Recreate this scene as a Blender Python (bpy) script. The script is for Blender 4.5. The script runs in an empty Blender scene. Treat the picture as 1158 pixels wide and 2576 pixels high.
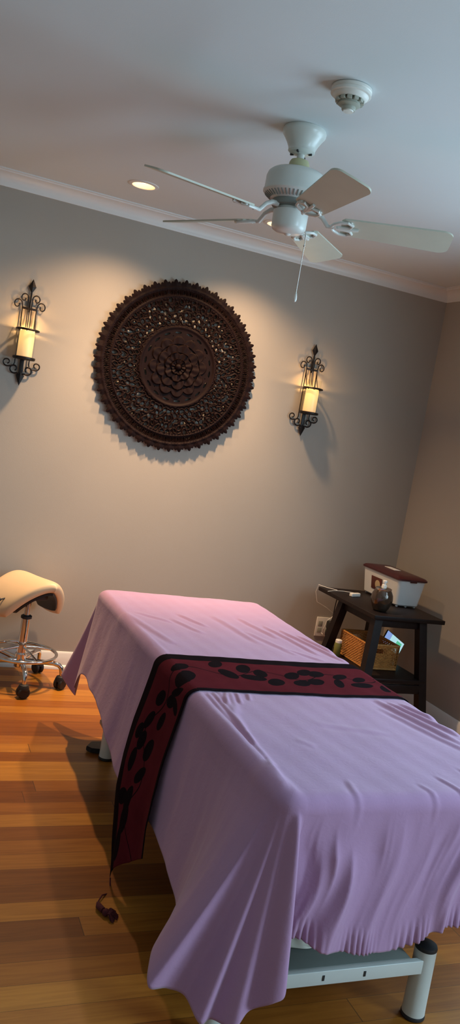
import bpy, bmesh, math, random
import numpy as np
from mathutils import Vector, Matrix
random.seed(7); rng = np.random.RandomState(11)
scn = bpy.context.scene; C = scn.collection
PI = math.pi; R = math.radians
D, RX, LX, NY, CZ = 4.22, 2.876, -1.15, -1.9, 2.42      # back wall, right wall, left wall, near wall, ceiling

# ------------------------------------------------------------------ materials
def srgb(r, g, b):
    f = lambda c: (c/255)/12.92 if c/255 <= .04045 else ((c/255+.055)/1.055)**2.4
    return (f(r), f(g), f(b), 1)
class NT:
    def __init__(s, name):
        s.m = bpy.data.materials.new(name); s.m.use_nodes = True; s.t = s.m.node_tree; s.t.nodes.clear()
        s.out = s.n('ShaderNodeOutputMaterial')
    def n(s, ty, ins=None, **kw):
        x = s.t.nodes.new(ty)
        for k, v in kw.items(): setattr(x, k, v)
        for k, v in (ins or {}).items(): s.set(x, k, v)
        return x
    def set(s, x, k, v):
        if isinstance(v, bpy.types.NodeSocket): s.t.links.new(v, x.inputs[k])
        elif isinstance(v, bpy.types.Node): s.t.links.new(v.outputs[0], x.inputs[k])
        else: x.inputs[k].default_value = v
    def math(s, op, a, b=0.0, clamp=False):
        return s.n('ShaderNodeMath', {0: a, 1: b}, operation=op, use_clamp=clamp)
    def mix(s, fac, a, b):
        x = s.n('ShaderNodeMix', data_type='RGBA'); s.set(x, 0, fac); s.set(x, 6, a); s.set(x, 7, b); return x.outputs[2]
    def bsdf(s, **kw):
        b = s.n('ShaderNodeBsdfPrincipled'); names = dict(base='Base Color', rough='Roughness', metal='Metallic', ior='IOR', trans='Transmission Weight', spec='Specular IOR Level', normal='Normal', sheen='Sheen Weight', emi='Emission Color', emis='Emission Strength', coat='Coat Weight', sss='Subsurface Weight')
        for k, v in kw.items(): s.set(b, names[k], v)
        s.t.links.new(b.outputs[0], s.out.inputs[0]); return b
    def obj(s, scale=(1, 1, 1)):
        tc = s.n('ShaderNodeTexCoord'); mp = s.n('ShaderNodeMapping', {'Vector': tc.outputs['Object'], 'Scale': scale}); return mp.outputs[0]
    def bump(s, h, strength=.3, dist=.01):
        return s.n('ShaderNodeBump', {'Height': h, 'Strength': strength, 'Distance': dist}).outputs[0]

def simple(name, col, rough=.5, metal=0, var=.08, scale=12, bump=0, bscale=120, **kw):
    t = NT(name); v = t.obj()
    nz = t.n('ShaderNodeTexNoise', {'Vector': v, 'Scale': scale, 'Detail': 4.0})
    c2 = tuple(min(1, c*(1+var*2)) for c in col[:3])+(1,); c1 = tuple(c*(1-var*2) for c in col[:3])+(1,)
    base = t.mix(nz.outputs[0], c1, c2)
    if bump:
        n2 = t.n('ShaderNodeTexNoise', {'Vector': v, 'Scale': bscale, 'Detail': 3.0})
        kw['normal'] = t.bump(n2.outputs[0], bump, .004)
    t.bsdf(base=base, rough=rough, metal=metal, **kw); return t.m

M = {}
M['wall'] = simple('wall_paint', (.365, .325, .275, 1), .75, var=.015, scale=3, bump=.06, bscale=260)
M['ceiling'] = simple('ceiling_paint', (.64, .69, .70, 1), .85, var=.01, scale=3, bump=.04, bscale=260)
M['trim'] = simple('trim_paint', (.72, .71, .68, 1), .38, var=.01)
M['iron'] = simple('wrought_iron', (.018, .013, .011, 1), .42, .6, var=.3, scale=60, bump=.25, bscale=220)
M['fan'] = simple('fan_enamel', (.62, .64, .60, 1), .3, var=.02)
M['blade'] = simple('fan_blade_laminate', (.50, .51, .42, 1), .42, var=.04)
M['coupling'] = simple('aged_cream_plastic', (.46, .45, .26, 1), .5, var=.04)
M['dark'] = simple('dark_gap', (.02, .02, .02, 1), .6)
M['plastic'] = simple('white_plastic', (.72, .71, .66, 1), .42, var=.02)
M['grillegrey'] = simple('grey_plastic', (.36, .37, .31, 1), .5, var=.03)
M['frame'] = simple('white_powder_coat', (.60, .63, .60, 1), .35, var=.03)
M['framegrey'] = simple('grey_steel', (.20, .225, .205, 1), .45, var=.05)
M['rubber'] = simple('black_rubber', (.012, .012, .014, 1), .55, var=.2, bump=.15, bscale=400)
M['pad'] = simple('cream_vinyl', (.66, .62, .52, 1), .5)
M['chrome'] = simple('chrome', (.72, .72, .72, 1), .09, 1, var=.02)
M['saddle'] = simple('cream_leatherette', (.72, .54, .34, 1), .42, var=.02, bump=.05, bscale=500)
M['wood'] = simple('espresso_wood', (.0085, .0045, .0042, 1), .5, spec=.25, var=.35, scale=20, bump=.1, bscale=90)
M['wicker'] = simple('honey_wicker', (.46, .20, .045, 1), .6, var=.25, scale=60, bump=.3, bscale=300)
M['tubwhite'] = simple('white_tub_plastic', (.66, .67, .66, 1), .35, var=.03)
M['maroon'] = simple('maroon_plastic', (.050, .008, .009, 1), .28, var=.08)
M['label'] = simple('paper_label', (.62, .60, .58, 1), .6, var=.05)
M['creamprint'] = simple('cream_print', (.55, .42, .24, 1), .5, var=.05)
M['brownprint'] = simple('maroon_print', (.10, .022, .014, 1), .5, var=.1)
M['redcord'] = simple('crimson_yarn', (.07, .006, .012, 1), .85, var=.3, scale=200)
M['tan'] = simple('tan_cardboard', (.30, .22, .12, 1), .7)
M['green'] = simple('olive_plastic', (.14, .15, .03, 1), .5)
M['silver'] = simple('brushed_collar', (.55, .53, .5, 1), .22, 1)

def emissive(name, col, s):
    t = NT(name); t.bsdf(base=col, rough=.5, emi=col, emis=s); return t.m
M['lamp'] = emissive('lamp_diffuser', (1, .66, .30, 1), 9)
M['white_reflector'] = simple('downlight_reflector', (.7, .62, .5, 1), .3)

# candle wax: warm glow, brighter near the flame
def candle_mat():
    t = NT('glowing_wax'); tc = t.n('ShaderNodeTexCoord')
    sx = t.n('ShaderNodeSeparateXYZ', {0: tc.outputs['Object']})
    f = t.math('MULTIPLY', t.math('SUBTRACT', sx.outputs[2], -.01), 1/.11, True)
    col = t.mix(f, (.95, .46, .19, 1), (1, .60, .17, 1)); st = t.math('ADD', t.math('MULTIPLY', f, .45), .60)
    t.bsdf(base=(.75, .55, .3, 1), rough=.4, emi=col, emis=st); return t.m
M['wax'] = candle_mat()
def glass_mat():
    t = NT('thin_clear_glass'); tr = t.n('ShaderNodeBsdfTransparent', {0: (.96, .97, .96, 1)}); gl = t.n('ShaderNodeBsdfGlossy', {'Roughness': .04, 'Color': (1, 1, 1, 1)})
    lw = t.n('ShaderNodeLayerWeight', {'Blend': .5}); fr = t.math('MULTIPLY', t.math('POWER', lw.outputs['Facing'], 4.0), .30); mx = t.n('ShaderNodeMixShader', {0: fr.outputs[0]})
    t.t.links.new(tr.outputs[0], mx.inputs[1]); t.t.links.new(gl.outputs[0], mx.inputs[2]); t.t.links.new(mx.outputs[0], t.out.inputs[0]); return t.m
M['glass'] = glass_mat()
def jar_mat():
    t = NT('smoked_amber_glass'); v = t.obj()
    nz = t.n('ShaderNodeTexVoronoi', {'Vector': v, 'Scale': 160.0})
    t.bsdf(base=(.055, .036, .024, 1), rough=.14, metal=.45, coat=.6, normal=t.bump(nz.outputs[0], .12, .003)); return t.m
M['jar'] = jar_mat()

# oak strip floor running along X
def floor_mat():
    t = NT('oak_strip_floor'); tc = t.n('ShaderNodeTexCoord'); s = t.n('ShaderNodeSeparateXYZ', {0: tc.outputs['Object']})
    W = .083
    row = t.math('FLOOR', t.math('DIVIDE', t.math('ADD', s.outputs[1], .005), W))
    wn = t.n('ShaderNodeTexWhiteNoise', {'W': row}, noise_dimensions='1D')
    L = t.math('DIVIDE', t.math('ADD', s.outputs[0], t.math('MULTIPLY', wn.outputs['Value'], 3.1)), .95)
    pl = t.math('FLOOR', L)
    cv = t.n('ShaderNodeCombineXYZ', {0: pl, 1: row}); pn = t.n('ShaderNodeTexWhiteNoise', {'Vector': cv}, noise_dimensions='3D')
    off = t.math('MULTIPLY', pn.outputs['Value'], 37.0)
    gv = t.n('ShaderNodeCombineXYZ', {0: t.math('MULTIPLY', s.outputs[0], 2.2), 1: t.math('MULTIPLY', s.outputs[1], 34.0), 2: off})
    g = t.n('ShaderNodeTexNoise', {'Vector': gv, 'Scale': 1.6, 'Detail': 7.0, 'Roughness': .6, 'Distortion': .8})
    ramp = t.n('ShaderNodeValToRGB', {0: pn.outputs['Value']})
    e = ramp.color_ramp.elements; e[0].color = (.20, .060, .008, 1); e[1].color = (.50, .22, .032, 1)
    m1 = ramp.color_ramp.elements.new(.45); m1.color = (.31, .105, .014, 1); m2 = ramp.color_ramp.elements.new(.75); m2.color = (.40, .155, .022, 1)
    dark = t.n('ShaderNodeMix', {}, data_type='RGBA', blend_type='MULTIPLY'); t.set(dark, 0, .75); t.set(dark, 6, ramp.outputs[0])
    gr = t.n('ShaderNodeValToRGB', {0: g.outputs[0]}); ge = gr.color_ramp.elements; ge[0].position = .25; ge[0].color = (.55, .45, .38, 1); ge[1].position = .62; ge[1].color = (1, 1, 1, 1)
    t.set(dark, 7, gr.outputs[0])
    fy = t.math('FRACT', t.math('DIVIDE', t.math('ADD', s.outputs[1], .005), W)); fx = t.math('FRACT', L)
    gap = t.math('MAXIMUM', t.math('LESS_THAN', fy, .013), t.math('LESS_THAN', fx, .0022))
    col = t.mix(gap, dark.outputs[2], (.07, .028, .008, 1))
    h = t.math('SUBTRACT', t.math('MULTIPLY', g.outputs[0], .15), gap)
    t.bsdf(base=col, rough=.36, spec=.30, normal=t.bump(h, .25, .002)); return t.m
M['floor'] = floor_mat()

def sheet_mat():
    t = NT('lilac_sheet'); v = t.obj()
    nz = t.n('ShaderNodeTexNoise', {'Vector': v, 'Scale': 5.0, 'Detail': 3.0})
    col = t.mix(nz.outputs[0], (.395, .225, .375, 1), (.44, .255, .415, 1))
    n2 = t.n('ShaderNodeTexNoise', {'Vector': v, 'Scale': 38.0, 'Detail': 6.0, 'Roughness': .65, 'Distortion': 1.2})
    w = t.n('ShaderNodeTexNoise', {'Vector': t.obj((1, 1, 1)), 'Scale': 900.0, 'Detail': 1.0})
    h = t.math('ADD', t.math('MULTIPLY', n2.outputs[0], .7), t.math('MULTIPLY', w.outputs[0], .12))
    t.bsdf(base=col, rough=.85, sheen=.25, spec=.2, normal=t.bump(h, .22, .006)); return t.m
M['sheet'] = sheet_mat()

LEAVES = [(-0.037,.122,.037,.023,.71),(-.027,.206,.055,.03,1.021),(-.167,.081,.041,.021,.978),(-.177,.172,.045,.027,1.767),(-.251,.108,.048,.023,1.075),(-.253,.192,.042,.028,3.08),(-.295,.145,.039,.023,1.25),(-.315,.223,.041,.025,.872),(-.4,.154,.043,.022,.827),(-.463,.115,.042,.021,.819),(-.503,.124,.039,.025,.665),(-.405,.219,.038,.024,.645),(-.463,.201,.038,.024,.644),(-.582,.145,.039,.02,.67),(-.543,.21,.042,.017,1.191),(-.643,.167,.036,.018,.64),(-.623,.221,.045,.024,.19),(-.701,.243,.037,.02,1.099),
 (.055,.268,.034,.014,-2.078),(.02,.245,.038,.012,2.021),(.075,.147,.034,.022,2.293),(.055,.226,.034,.02,1.946),(.127,.201,.034,.019,2.658),(.154,.123,.038,.018,2.566),(.202,.088,.030,.02,2.492),(.219,.12,.034,.021,2.649),(.225,.178,.040,.024,2.61),(.285,.095,.038,.019,2.887),(.300,.168,.043,.017,2.293),(.385,.122,.048,.022,2.668),(.395,.075,.040,.02,2.2),(.440,.110,.055,.024,2.624),(.52,.075,.055,.022,2.735)]
def runner_mat():
    t = NT('maroon_runner_with_black_leaves'); uv = t.n('ShaderNodeUVMap')
    s = t.n('ShaderNodeSeparateXYZ', {0: uv.outputs[0]})
    acc = None
    nzv = t.n('ShaderNodeTexNoise', {'Vector': uv.outputs[0], 'Scale': 60.0, 'Detail': 2.0})
    for (u, v, a, b, r) in LEAVES:
        # ellipse in runner coordinates (inverse transform)
        mp = t.n('ShaderNodeMapping', {'Vector': uv.outputs[0], 'Location': (u, v, 0), 'Rotation': (0, 0, r), 'Scale': (a, b, 1)}, vector_type='TEXTURE')
        ln = t.n('ShaderNodeVectorMath', {0: mp.outputs[0]}, operation='LENGTH')
        acc = ln.outputs['Value'] if acc is None else t.math('MINIMUM', acc, ln.outputs['Value']).outputs[0]
    leaf = t.math('LESS_THAN', t.math('ADD', acc, t.math('MULTIPLY', nzv.outputs[0], .12)), 1.04)
    # thin vine
    vine = t.math('LESS_THAN', t.math('ABSOLUTE', t.math('SUBTRACT', s.outputs[1], t.math('ADD', .155, t.math('MULTIPLY', .035, t.math('SINE', t.math('MULTIPLY', s.outputs[0], 26.0)))))), .0025)
    b1 = t.math('LESS_THAN', s.outputs[1], .052); b2 = t.math('GREATER_THAN', s.outputs[1], .309)
    blk = t.math('MAXIMUM', t.math('MAXIMUM', leaf, vine), t.math('MAXIMUM', b1, b2))
    nz = t.n('ShaderNodeTexNoise', {'Vector': uv.outputs[0], 'Scale': 14.0, 'Detail': 4.0})
    base = t.mix(nz.outputs[0], (.070, .008, .013, 1), (.115, .013, .020, 1))
    col = t.mix(blk, base, (.006, .003, .005, 1))
    w = t.n('ShaderNodeTexNoise', {'Vector': uv.outputs[0], 'Scale': 420.0, 'Detail': 2.0})
    t.bsdf(base=col, rough=.95, spec=.05, normal=t.bump(t.math('ADD', t.math('MULTIPLY', w.outputs[0], .3), blk), .25, .002)); return t.m
M['runner'] = runner_mat()
def carved_mat():
    t = NT('dark_carved_wood'); v = t.obj()
    nz = t.n('ShaderNodeTexNoise', {'Vector': v, 'Scale': 30.0, 'Detail': 6.0})
    t.bsdf(base=t.mix(nz.outputs[0], (.0048, .0016, .0014, 1), (.0115, .0034, .0026, 1)), rough=.62, spec=.10, normal=t.bump(nz.outputs[0], .3, .003)); return t.m
M['carved'] = carved_mat()
def screen_mat():
    t = NT('lit_screen'); uv = t.n('ShaderNodeTexCoord'); s = t.n('ShaderNodeSeparateXYZ', {0: uv.outputs['Generated']})
    nz = t.n('ShaderNodeTexNoise', {'Vector': uv.outputs['Generated'], 'Scale': 7.0, 'Detail': 3.0})
    g = t.math('MULTIPLY', t.math('MULTIPLY', t.math('GREATER_THAN', s.outputs[0], .62), t.math('LESS_THAN', s.outputs[0], .90)), t.math('MULTIPLY', t.math('LESS_THAN', s.outputs[2], .85), t.math('GREATER_THAN', s.outputs[2], .25)))
    g = t.math('MULTIPLY', g, t.math('GREATER_THAN', nz.outputs[0], .42))
    b = t.math('LESS_THAN', s.outputs[0], .28)
    col = t.mix(g, (.48, .80, .86, 1), (.10, .55, .30, 1)); col = t.mix(b, col, (.25, .38, .75, 1))
    t.bsdf(base=(.02, .02, .02, 1), rough=.2, emi=col, emis=.9); return t.m
M['screen'] = screen_mat()

# ------------------------------------------------------------------ mesh helpers
def link(name, bm, m, parent=None, smooth=True, loc=None):
    me = bpy.data.meshes.new(name); bm.normal_update(); bm.to_mesh(me); bm.free()
    o = bpy.data.objects.new(name, me); C.objects.link(o); me.materials.append(M[m] if isinstance(m, str) else m)
    if smooth:
        for p in me.polygons: p.use_smooth = True
        try: me.set_sharp_from_angle(angle=R(38))
        except Exception: pass
    if parent: o.parent = parent
    if loc: o.location = loc
    return o
def thing(name, label, cat, loc=(0, 0, 0), rotz=0, group=None):
    o = bpy.data.objects.new(name, None); C.objects.link(o); o.location = loc; o.rotation_euler = (0, 0, rotz); o.empty_display_size = .05
    o['label'] = label; o['category'] = cat
    if group: o['group'] = group
    return o
def tag(o, label, cat, group=None):
    o['label'] = label; o['category'] = cat
    if group: o['group'] = group
    return o
def struct(o): o['kind'] = 'structure'; return o
def box(bm, a, b, bevel=0, mat=None):
    x0, y0, z0 = a; x1, y1, z1 = b
    r = bmesh.ops.create_cube(bm, size=1); vs = r['verts']
    bmesh.ops.scale(bm, vec=(x1-x0, y1-y0, z1-z0), verts=vs); bmesh.ops.translate(bm, vec=((x0+x1)/2, (y0+y1)/2, (z0+z1)/2), verts=vs)
    if bevel:
        es = list({e for v in vs for e in v.link_edges}); g = bmesh.ops.bevel(bm, geom=es, offset=bevel, segments=3, profile=.5, affect='EDGES'); vs = list({v for f in g['faces'] for v in f.verts} | {v for v in vs if v.is_valid})
    if mat is not None: bmesh.ops.transform(bm, matrix=mat, verts=[v for v in vs if v.is_valid])
    return vs
def bx(a, b, bevel=0):
    bm = bmesh.new(); box(bm, a, b, bevel); return bm
def lathe(bm, prof, seg=48, c=(0, 0, 0), cap=True):
    rings = []
    for r, z in prof:
        rings.append([bm.verts.new((c[0]+r*math.cos(2*PI*k/seg), c[1]+r*math.sin(2*PI*k/seg), c[2]+z)) for k in range(seg)])
    for i in range(len(rings)-1):
        for k in range(seg):
            a, b = rings[i], rings[i+1]; bm.faces.new((a[k], a[(k+1) % seg], b[(k+1) % seg], b[k]))
    if cap: bm.faces.new(rings[0][::-1]); bm.faces.new(rings[-1])
    bmesh.ops.recalc_face_normals(bm, faces=bm.faces)
    return bm
def tube(bm, pts, rad, seg=10, closed=False, flat=None):
    """sweep a circle (or ellipse: flat = (axis vector, scale)) along pts"""
    P = [Vector(p) for p in pts]; n = len(P); rads = rad if hasattr(rad, '__len__') else [rad]*n
    rings = []; up = None
    for i in range(n):
        t = (P[(i+1) % n]-P[i-1]) if closed else (P[min(i+1, n-1)]-P[max(i-1, 0)])
        t.normalize()
        if up is None:
            up = Vector((0, 0, 1)) if abs(t.z) < .9 else Vector((1, 0, 0))
        up = (up-t*up.dot(t))
        if up.length < 1e-6: up = t.orthogonal()
        up.normalize(); s = t.cross(up)
        ring = []
        for k in range(seg):
            a = 2*PI*k/seg; d = up*math.cos(a)*rads[i]+s*math.sin(a)*rads[i]
            if flat: ax = Vector(flat[0]); d = d+ax*(d.dot(ax))*(flat[1]-1)
            ring.append(bm.verts.new(P[i]+d))
        rings.append(ring)
    for i in range(n if closed else n-1):
        a, b = rings[i], rings[(i+1) % n]
        for k in range(seg): bm.faces.new((a[k], a[(k+1) % seg], b[(k+1) % seg], b[k]))
    if not closed: bm.faces.new(rings[0][::-1]); bm.faces.new(rings[-1])
    return bm
def fix(bm): bmesh.ops.recalc_face_normals(bm, faces=bm.faces); return bm
def prism(bm, poly, z0, z1, f=lambda x, y, z: (x, y, z)):
    a = [bm.verts.new(f(x, y, z0)) for x, y in poly]; b = [bm.verts.new(f(x, y, z1)) for x, y in poly]; n = len(poly)
    bm.faces.new(a[::-1]); bm.faces.new(b)
    for i in range(n): bm.faces.new((a[i], a[(i+1) % n], b[(i+1) % n], b[i]))
    return fix(bm)
def grid_obj(name, V, F, m, parent=None, uv=None):
    me = bpy.data.meshes.new(name); me.from_pydata([tuple(v) for v in V], [], F); me.update()
    if uv is not None:
        l = me.uv_layers.new(name='UVMap'); idx = np.zeros(len(me.loops), dtype=np.int32); me.loops.foreach_get('vertex_index', idx)
        l.data.foreach_set('uv', np.asarray(uv, dtype=np.float32)[idx].ravel())
    me.polygons.foreach_set('use_smooth', [True]*len(me.polygons))
    o = bpy.data.objects.new(name, me); C.objects.link(o); me.materials.append(M[m]); 
    if parent: o.parent = parent
    return o

# ------------------------------------------------------------------ room shell
struct(link('floor', bx((LX-.1, NY-.1, -.08), (RX+.1, D+.1, 0)), 'floor', smooth=False))
DL = [(.871, 3.806), (1.560, 3.823)]; RDL = .052
def ceiling_mesh():          # plate with round cut-outs for the recessed lights
    bm = bmesh.new(); seg = 48
    xs = [LX-.1]+[v for x, y in DL for v in (x-.12, x+.12)]+[RX+.1]; y0, y1 = DL[0][1]-.14, DL[0][1]+.14
    def quad(a, b, c, d): bm.faces.new([bm.verts.new((*p, CZ)) for p in (a, b, c, d)])
    quad((LX-.1, NY-.1), (RX+.1, NY-.1), (RX+.1, y0), (LX-.1, y0)); quad((LX-.1, y1), (RX+.1, y1), (RX+.1, D+.1), (LX-.1, D+.1))
    for i in range(0, len(xs), 2): quad((xs[i], y0), (xs[i+1], y0), (xs[i+1], y1), (xs[i], y1))
    for x, y in DL:
        out, inn = [], []
        for k in range(seg):
            a = 2*PI*k/seg; c, s = math.cos(a), math.sin(a); inn.append(bm.verts.new((x+RDL*c, y+RDL*s, CZ)))
            hx = .12; ylo, yhi = y0-y, y1-y
            t = min(hx/abs(c) if abs(c) > 1e-6 else 9, (yhi/s if s > 1e-6 else (ylo/s if s < -1e-6 else 9)))
            out.append(bm.verts.new((x+t*c, y+t*s, CZ)))
        for k in range(seg): bm.faces.new((inn[k], out[k], out[(k+1) % seg], inn[(k+1) % seg]))
        for cx, cy in ((x-.12, y0), (x+.12, y0), (x-.12, y1), (x+.12, y1)):
            ks = sorted(range(seg), key=lambda k: (out[k].co.x-cx)**2+(out[k].co.y-cy)**2)[:2]
            if (out[ks[0]].co-out[ks[1]].co).length > 1e-4: bm.faces.new((bm.verts.new((cx, cy, CZ)), out[ks[0]], out[ks[1]]))
    for f in bm.faces:
        if f.normal.z > 0 or True: pass
    bm.normal_update()
    for f in bm.faces:
        if f.normal.z > 0: f.normal_flip()
    return bm
struct(link('ceiling', ceiling_mesh(), 'ceiling', smooth=False))
ZT = CZ+.12
struct(link('wall_back', bx((LX-.1, D, -.05), (RX+.1, D+.1, ZT)), 'wall', smooth=False))
struct(link('wall_left', bx((LX-.1, NY, -.05), (LX, D, ZT)), 'wall', smooth=False))
WY0, WY1, WZ0, WZ1 = 1.35, 2.75, .85, 2.05       # window in the right wall, outside the frame
VY0, VY1 = -1.00, .20                                # second window in the same wall, beside the camera
def wall_hole_x(x0, x1, y0, y1, a, b, c, d):
    bm = bmesh.new(); box(bm, (x0, y0, -.05), (x1, a, ZT)); box(bm, (x0, b, -.05), (x1, y1, ZT)); box(bm, (x0, a, -.05), (x1, b, c)); box(bm, (x0, a, d), (x1, b, ZT)); return bm
def wall_hole_y(y0, y1, x0, x1, a, b, c, d):
    bm = bmesh.new(); box(bm, (x0, y0, -.05), (a, y1, ZT)); box(bm, (b, y0, -.05), (x1, y1, ZT)); box(bm, (a, y0, -.05), (b, y1, c)); box(bm, (a, y0, d), (b, y1, ZT)); return bm
bmw = wall_hole_x(RX, RX+.1, (VY1+WY0)/2, D, WY0, WY1, WZ0, WZ1); mw = bpy.data.meshes.new('tmp'); b_ = wall_hole_x(RX, RX+.1, NY, (VY1+WY0)/2, VY0, VY1, WZ0, WZ1); b_.to_mesh(mw); b_.free(); bmw.from_mesh(mw); bpy.data.meshes.remove(mw)
struct(link('wall_right', bmw, 'wall', smooth=False))
struct(link('wall_near', bx((LX-.1, NY-.1, -.05), (RX+.1, NY, ZT)), 'wall', smooth=False))
def window(name, along, a, b, c, d, pos):
    bm = bmesh.new()
    def q(u0, u1, z0, z1, t0=-.01, t1=.06):
        if along == 'y': box(bm, (pos+t0, u0, z0), (pos+t1, u1, z1), .004)
        else: box(bm, (u0, pos-t1, z0), (u1, pos-t0, z1), .004)
    q(a-.07, a+.02, c-.07, d+.07); q(b-.02, b+.07, c-.07, d+.07); q(a, b, c-.07, c+.02); q(a, b, d-.02, d+.07)
    m = (c+d)/2; q(a, b, m-.02, m+.02, .02, .05)
    w = struct(link(name, bm, 'trim'))
    g = bmesh.new()
    if along == 'y': box(g, (pos+.035, a, c), (pos+.039, b, d))
    else: box(g, (a, pos-.039, c), (b, pos-.035, d))
    link('window_pane', g, 'glass', w, smooth=False)
window('window_1', 'y', WY0, WY1, WZ0, WZ1, RX)
window('window_2', 'y', VY0, VY1, WZ0, WZ1, RX)
# crown moulding (cove profile) and baseboards
HM = 2.350
prof = [(0, HM), (.006, HM), (.007, HM+.008)]+[(.007+.050*(1-math.cos(a)), HM+.012+.045*math.sin(a)) for a in [R(x) for x in range(0, 91, 10)]][0:10]+[(.060, CZ-.008), (.068, CZ-.006), (.068, CZ+.002), (0, CZ+.002)]
def run_profile(prof, along, sgn, pos, a, b):
    bm = bmesh.new(); pts = []
    for e, mit in ((a, 1), (b, -1)):
        pts.append([bm.verts.new((e+mit*d*0, pos-sgn*d, z)) if along == 'x' else bm.verts.new((pos-sgn*d, e, z)) for d, z in prof])
    n = len(prof)
    for i in range(n): bm.faces.new((pts[0][i], pts[0][(i+1) % n], pts[1][(i+1) % n], pts[1][i]))
    return fix(bm)
struct(link('trim_1', run_profile(prof, 'x', 1, D, LX, RX), 'trim'))
struct(link('trim_2', run_profile(prof, 'y', 1, RX, NY, D), 'trim'))
struct(link('trim_3', run_profile(prof, 'y', -1, LX, NY, D), 'trim'))
bprof = [(0, 0), (.026, 0), (.026, .012), (.020, .020), (.014, .022), (.014, .070), (.010, .078), (.010, .084), (.004, .092), (0, .092)]
struct(link('baseboard_back', run_profile(bprof, 'x', 1, D, LX, RX), 'trim'))
struct(link('baseboard_right', run_profile(bprof, 'y', 1, RX, NY, D), 'trim'))
struct(link('baseboard_left', run_profile(bprof, 'y', -1, LX, NY, D), 'trim'))

# ------------------------------------------------------------------ recessed lights
for i, (x, y) in enumerate(DL):
    t = thing('recessed_light', ['round lit recessed ceiling light left of the fan, fully in view', 'lit recessed ceiling light half hidden behind the fan motor'][i], 'ceiling light', (x, y, CZ), group='recessed lights along the back wall')
    link('trim_ring', lathe(bmesh.new(), [(.050, .010), (.050, -.002), (.053, -.006), (.068, -.003), (.070, .0005), (.060, .001)], 48, cap=False), 'trim', t)
    link('reflector', lathe(bmesh.new(), [(.050, -.001), (.0495, .03), (.047, .055), (.0465, .056)], 48, cap=False), 'white_reflector', t)
    link('bulb', lathe(bmesh.new(), [(.001, .012), (.02, .0135), (.036, .017), (.044, .024), (.046, .030), (.046, .05)], 40), 'lamp', t)

# ------------------------------------------------------------------ smoke detector
t = thing('smoke_detector', 'round white smoke detector on the ceiling near the fan', 'smoke detector', (1.074, 2.248, CZ)); t.scale = (.92, .92, .92)
link('base', lathe(bmesh.new(), [(.060, .0), (.064, -.002), (.065, -.010), (.062, -.013), (.064, -.014), (.0645, -.022), (.060, -.024)], 56), 'plastic', t)
link('housing', lathe(bmesh.new(), [(.058, -.022), (.056, -.028), (.048, -.036), (.044, -.037), (.044, -.022)], 48), 'plastic', t)
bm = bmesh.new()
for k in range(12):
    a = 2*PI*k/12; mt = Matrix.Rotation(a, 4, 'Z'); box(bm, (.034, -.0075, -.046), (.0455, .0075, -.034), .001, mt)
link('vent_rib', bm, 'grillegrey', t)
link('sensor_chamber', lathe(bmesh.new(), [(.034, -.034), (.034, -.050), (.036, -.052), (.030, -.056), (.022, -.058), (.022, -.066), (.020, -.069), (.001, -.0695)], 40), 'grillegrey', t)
link('test_button', lathe(bmesh.new(), [(.017, -.060), (.018, -.068), (.016, -.0725), (.001, -.074)], 32), 'plastic', t)

# ------------------------------------------------------------------ ceiling fan
FX, FY = 1.117, 2.640
fan = thing('ceiling_fan', 'white five blade ceiling fan with pull chain, hanging above the massage table', 'ceiling fan', (FX, FY, CZ))
z = lambda h: h-CZ
link('canopy', lathe(bmesh.new(), [(.071, z(2.4195)), (.074, z(2.412)), (.073, z(2.402)), (.064, z(2.390)), (.055, z(2.376)), (.048, z(2.362)), (.045, z(2.352)), (.046, z(2.348)), (.040, z(2.343)), (.022, z(2.338))], 56), 'fan', fan)
for k in range(4):
    bm = bmesh.new(); a = PI/4+k*PI/2; box(bm, (-.006, -.003, -.006), (.006, .003, .006), .001, Matrix.Translation((.033*math.cos(a), .033*math.sin(a), z(2.3425))) @ Matrix.Rotation(a, 4, 'Z'))
    link('canopy_slot', bm, 'dark', fan)
link('downrod', lathe(bmesh.new(), [(.0125, z(2.345)), (.0125, z(2.28))], 32), 'fan', fan)
link('coupling_cover', lathe(bmesh.new(), [(.020, z(2.322)), (.030, z(2.318)), (.034, z(2.310)), (.036, z(2.285)), (.037, z(2.268))], 40), 'coupling', fan)
link('motor_housing', lathe(bmesh.new(), [(.030, z(2.284)), (.070, z(2.282)), (.088, z(2.277)), (.098, z(2.268)), (.1025, z(2.255)), (.103, z(2.215)), (.106, z(2.210)), (.106, z(2.204)), (.101, z(2.199)), (.083, z(2.188)), (.068, z(2.180))], 72), 'fan', fan)
bm = bmesh.new()
for k in range(44):
    a = 2*PI*k/44; mt = Matrix.Rotation(a, 4, 'Z') @ Matrix.Translation((.0895, 0, z(2.1905))) @ Matrix.Rotation(R(-36), 4, 'Y')
    box(bm, (-.012, -.0022, -.0012), (.012, .0022, .0012), .0006, mt)
link('vent_slot', bm, 'framegrey', fan)
link('flywheel', lathe(bmesh.new(), [(.066, z(2.182)), (.069, z(2.180)), (.069, z(2.162)), (.056, z(2.160)), (.050, z(2.158))], 56), 'framegrey', fan)
link('switch_housing', lathe(bmesh.new(), [(.048, z(2.160)), (.050, z(2.158)), (.050, z(2.150)), (.059, z(2.148)), (.060, z(2.144)), (.059, z(2.098)), (.055, z(2.088)), (.042, z(2.080)), (.012, z(2.076)), (.009, z(2.072)), (.002, z(2.070))], 56), 'fan', fan)
def blade_outline():
    r0, r1 = .175, .545; pts = []
    w0, w1 = .050, .066
    pts += [(r0, -w0+.012), (r0+.012, -w0)]
    pts += [(r1-.035, -w1), ]
    for a in range(-75, 76, 15): pts.append((r1-.035+.035*math.cos(R(a)), (w1-.030)*(1 if a > 0 else -1 if a < 0 else 0)+.030*math.sin(R(a))))
    pts += [(r1-.035, w1), (r0+.012, w0), (r0, w0-.012)]
    return pts
ZB = 2.127
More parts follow.
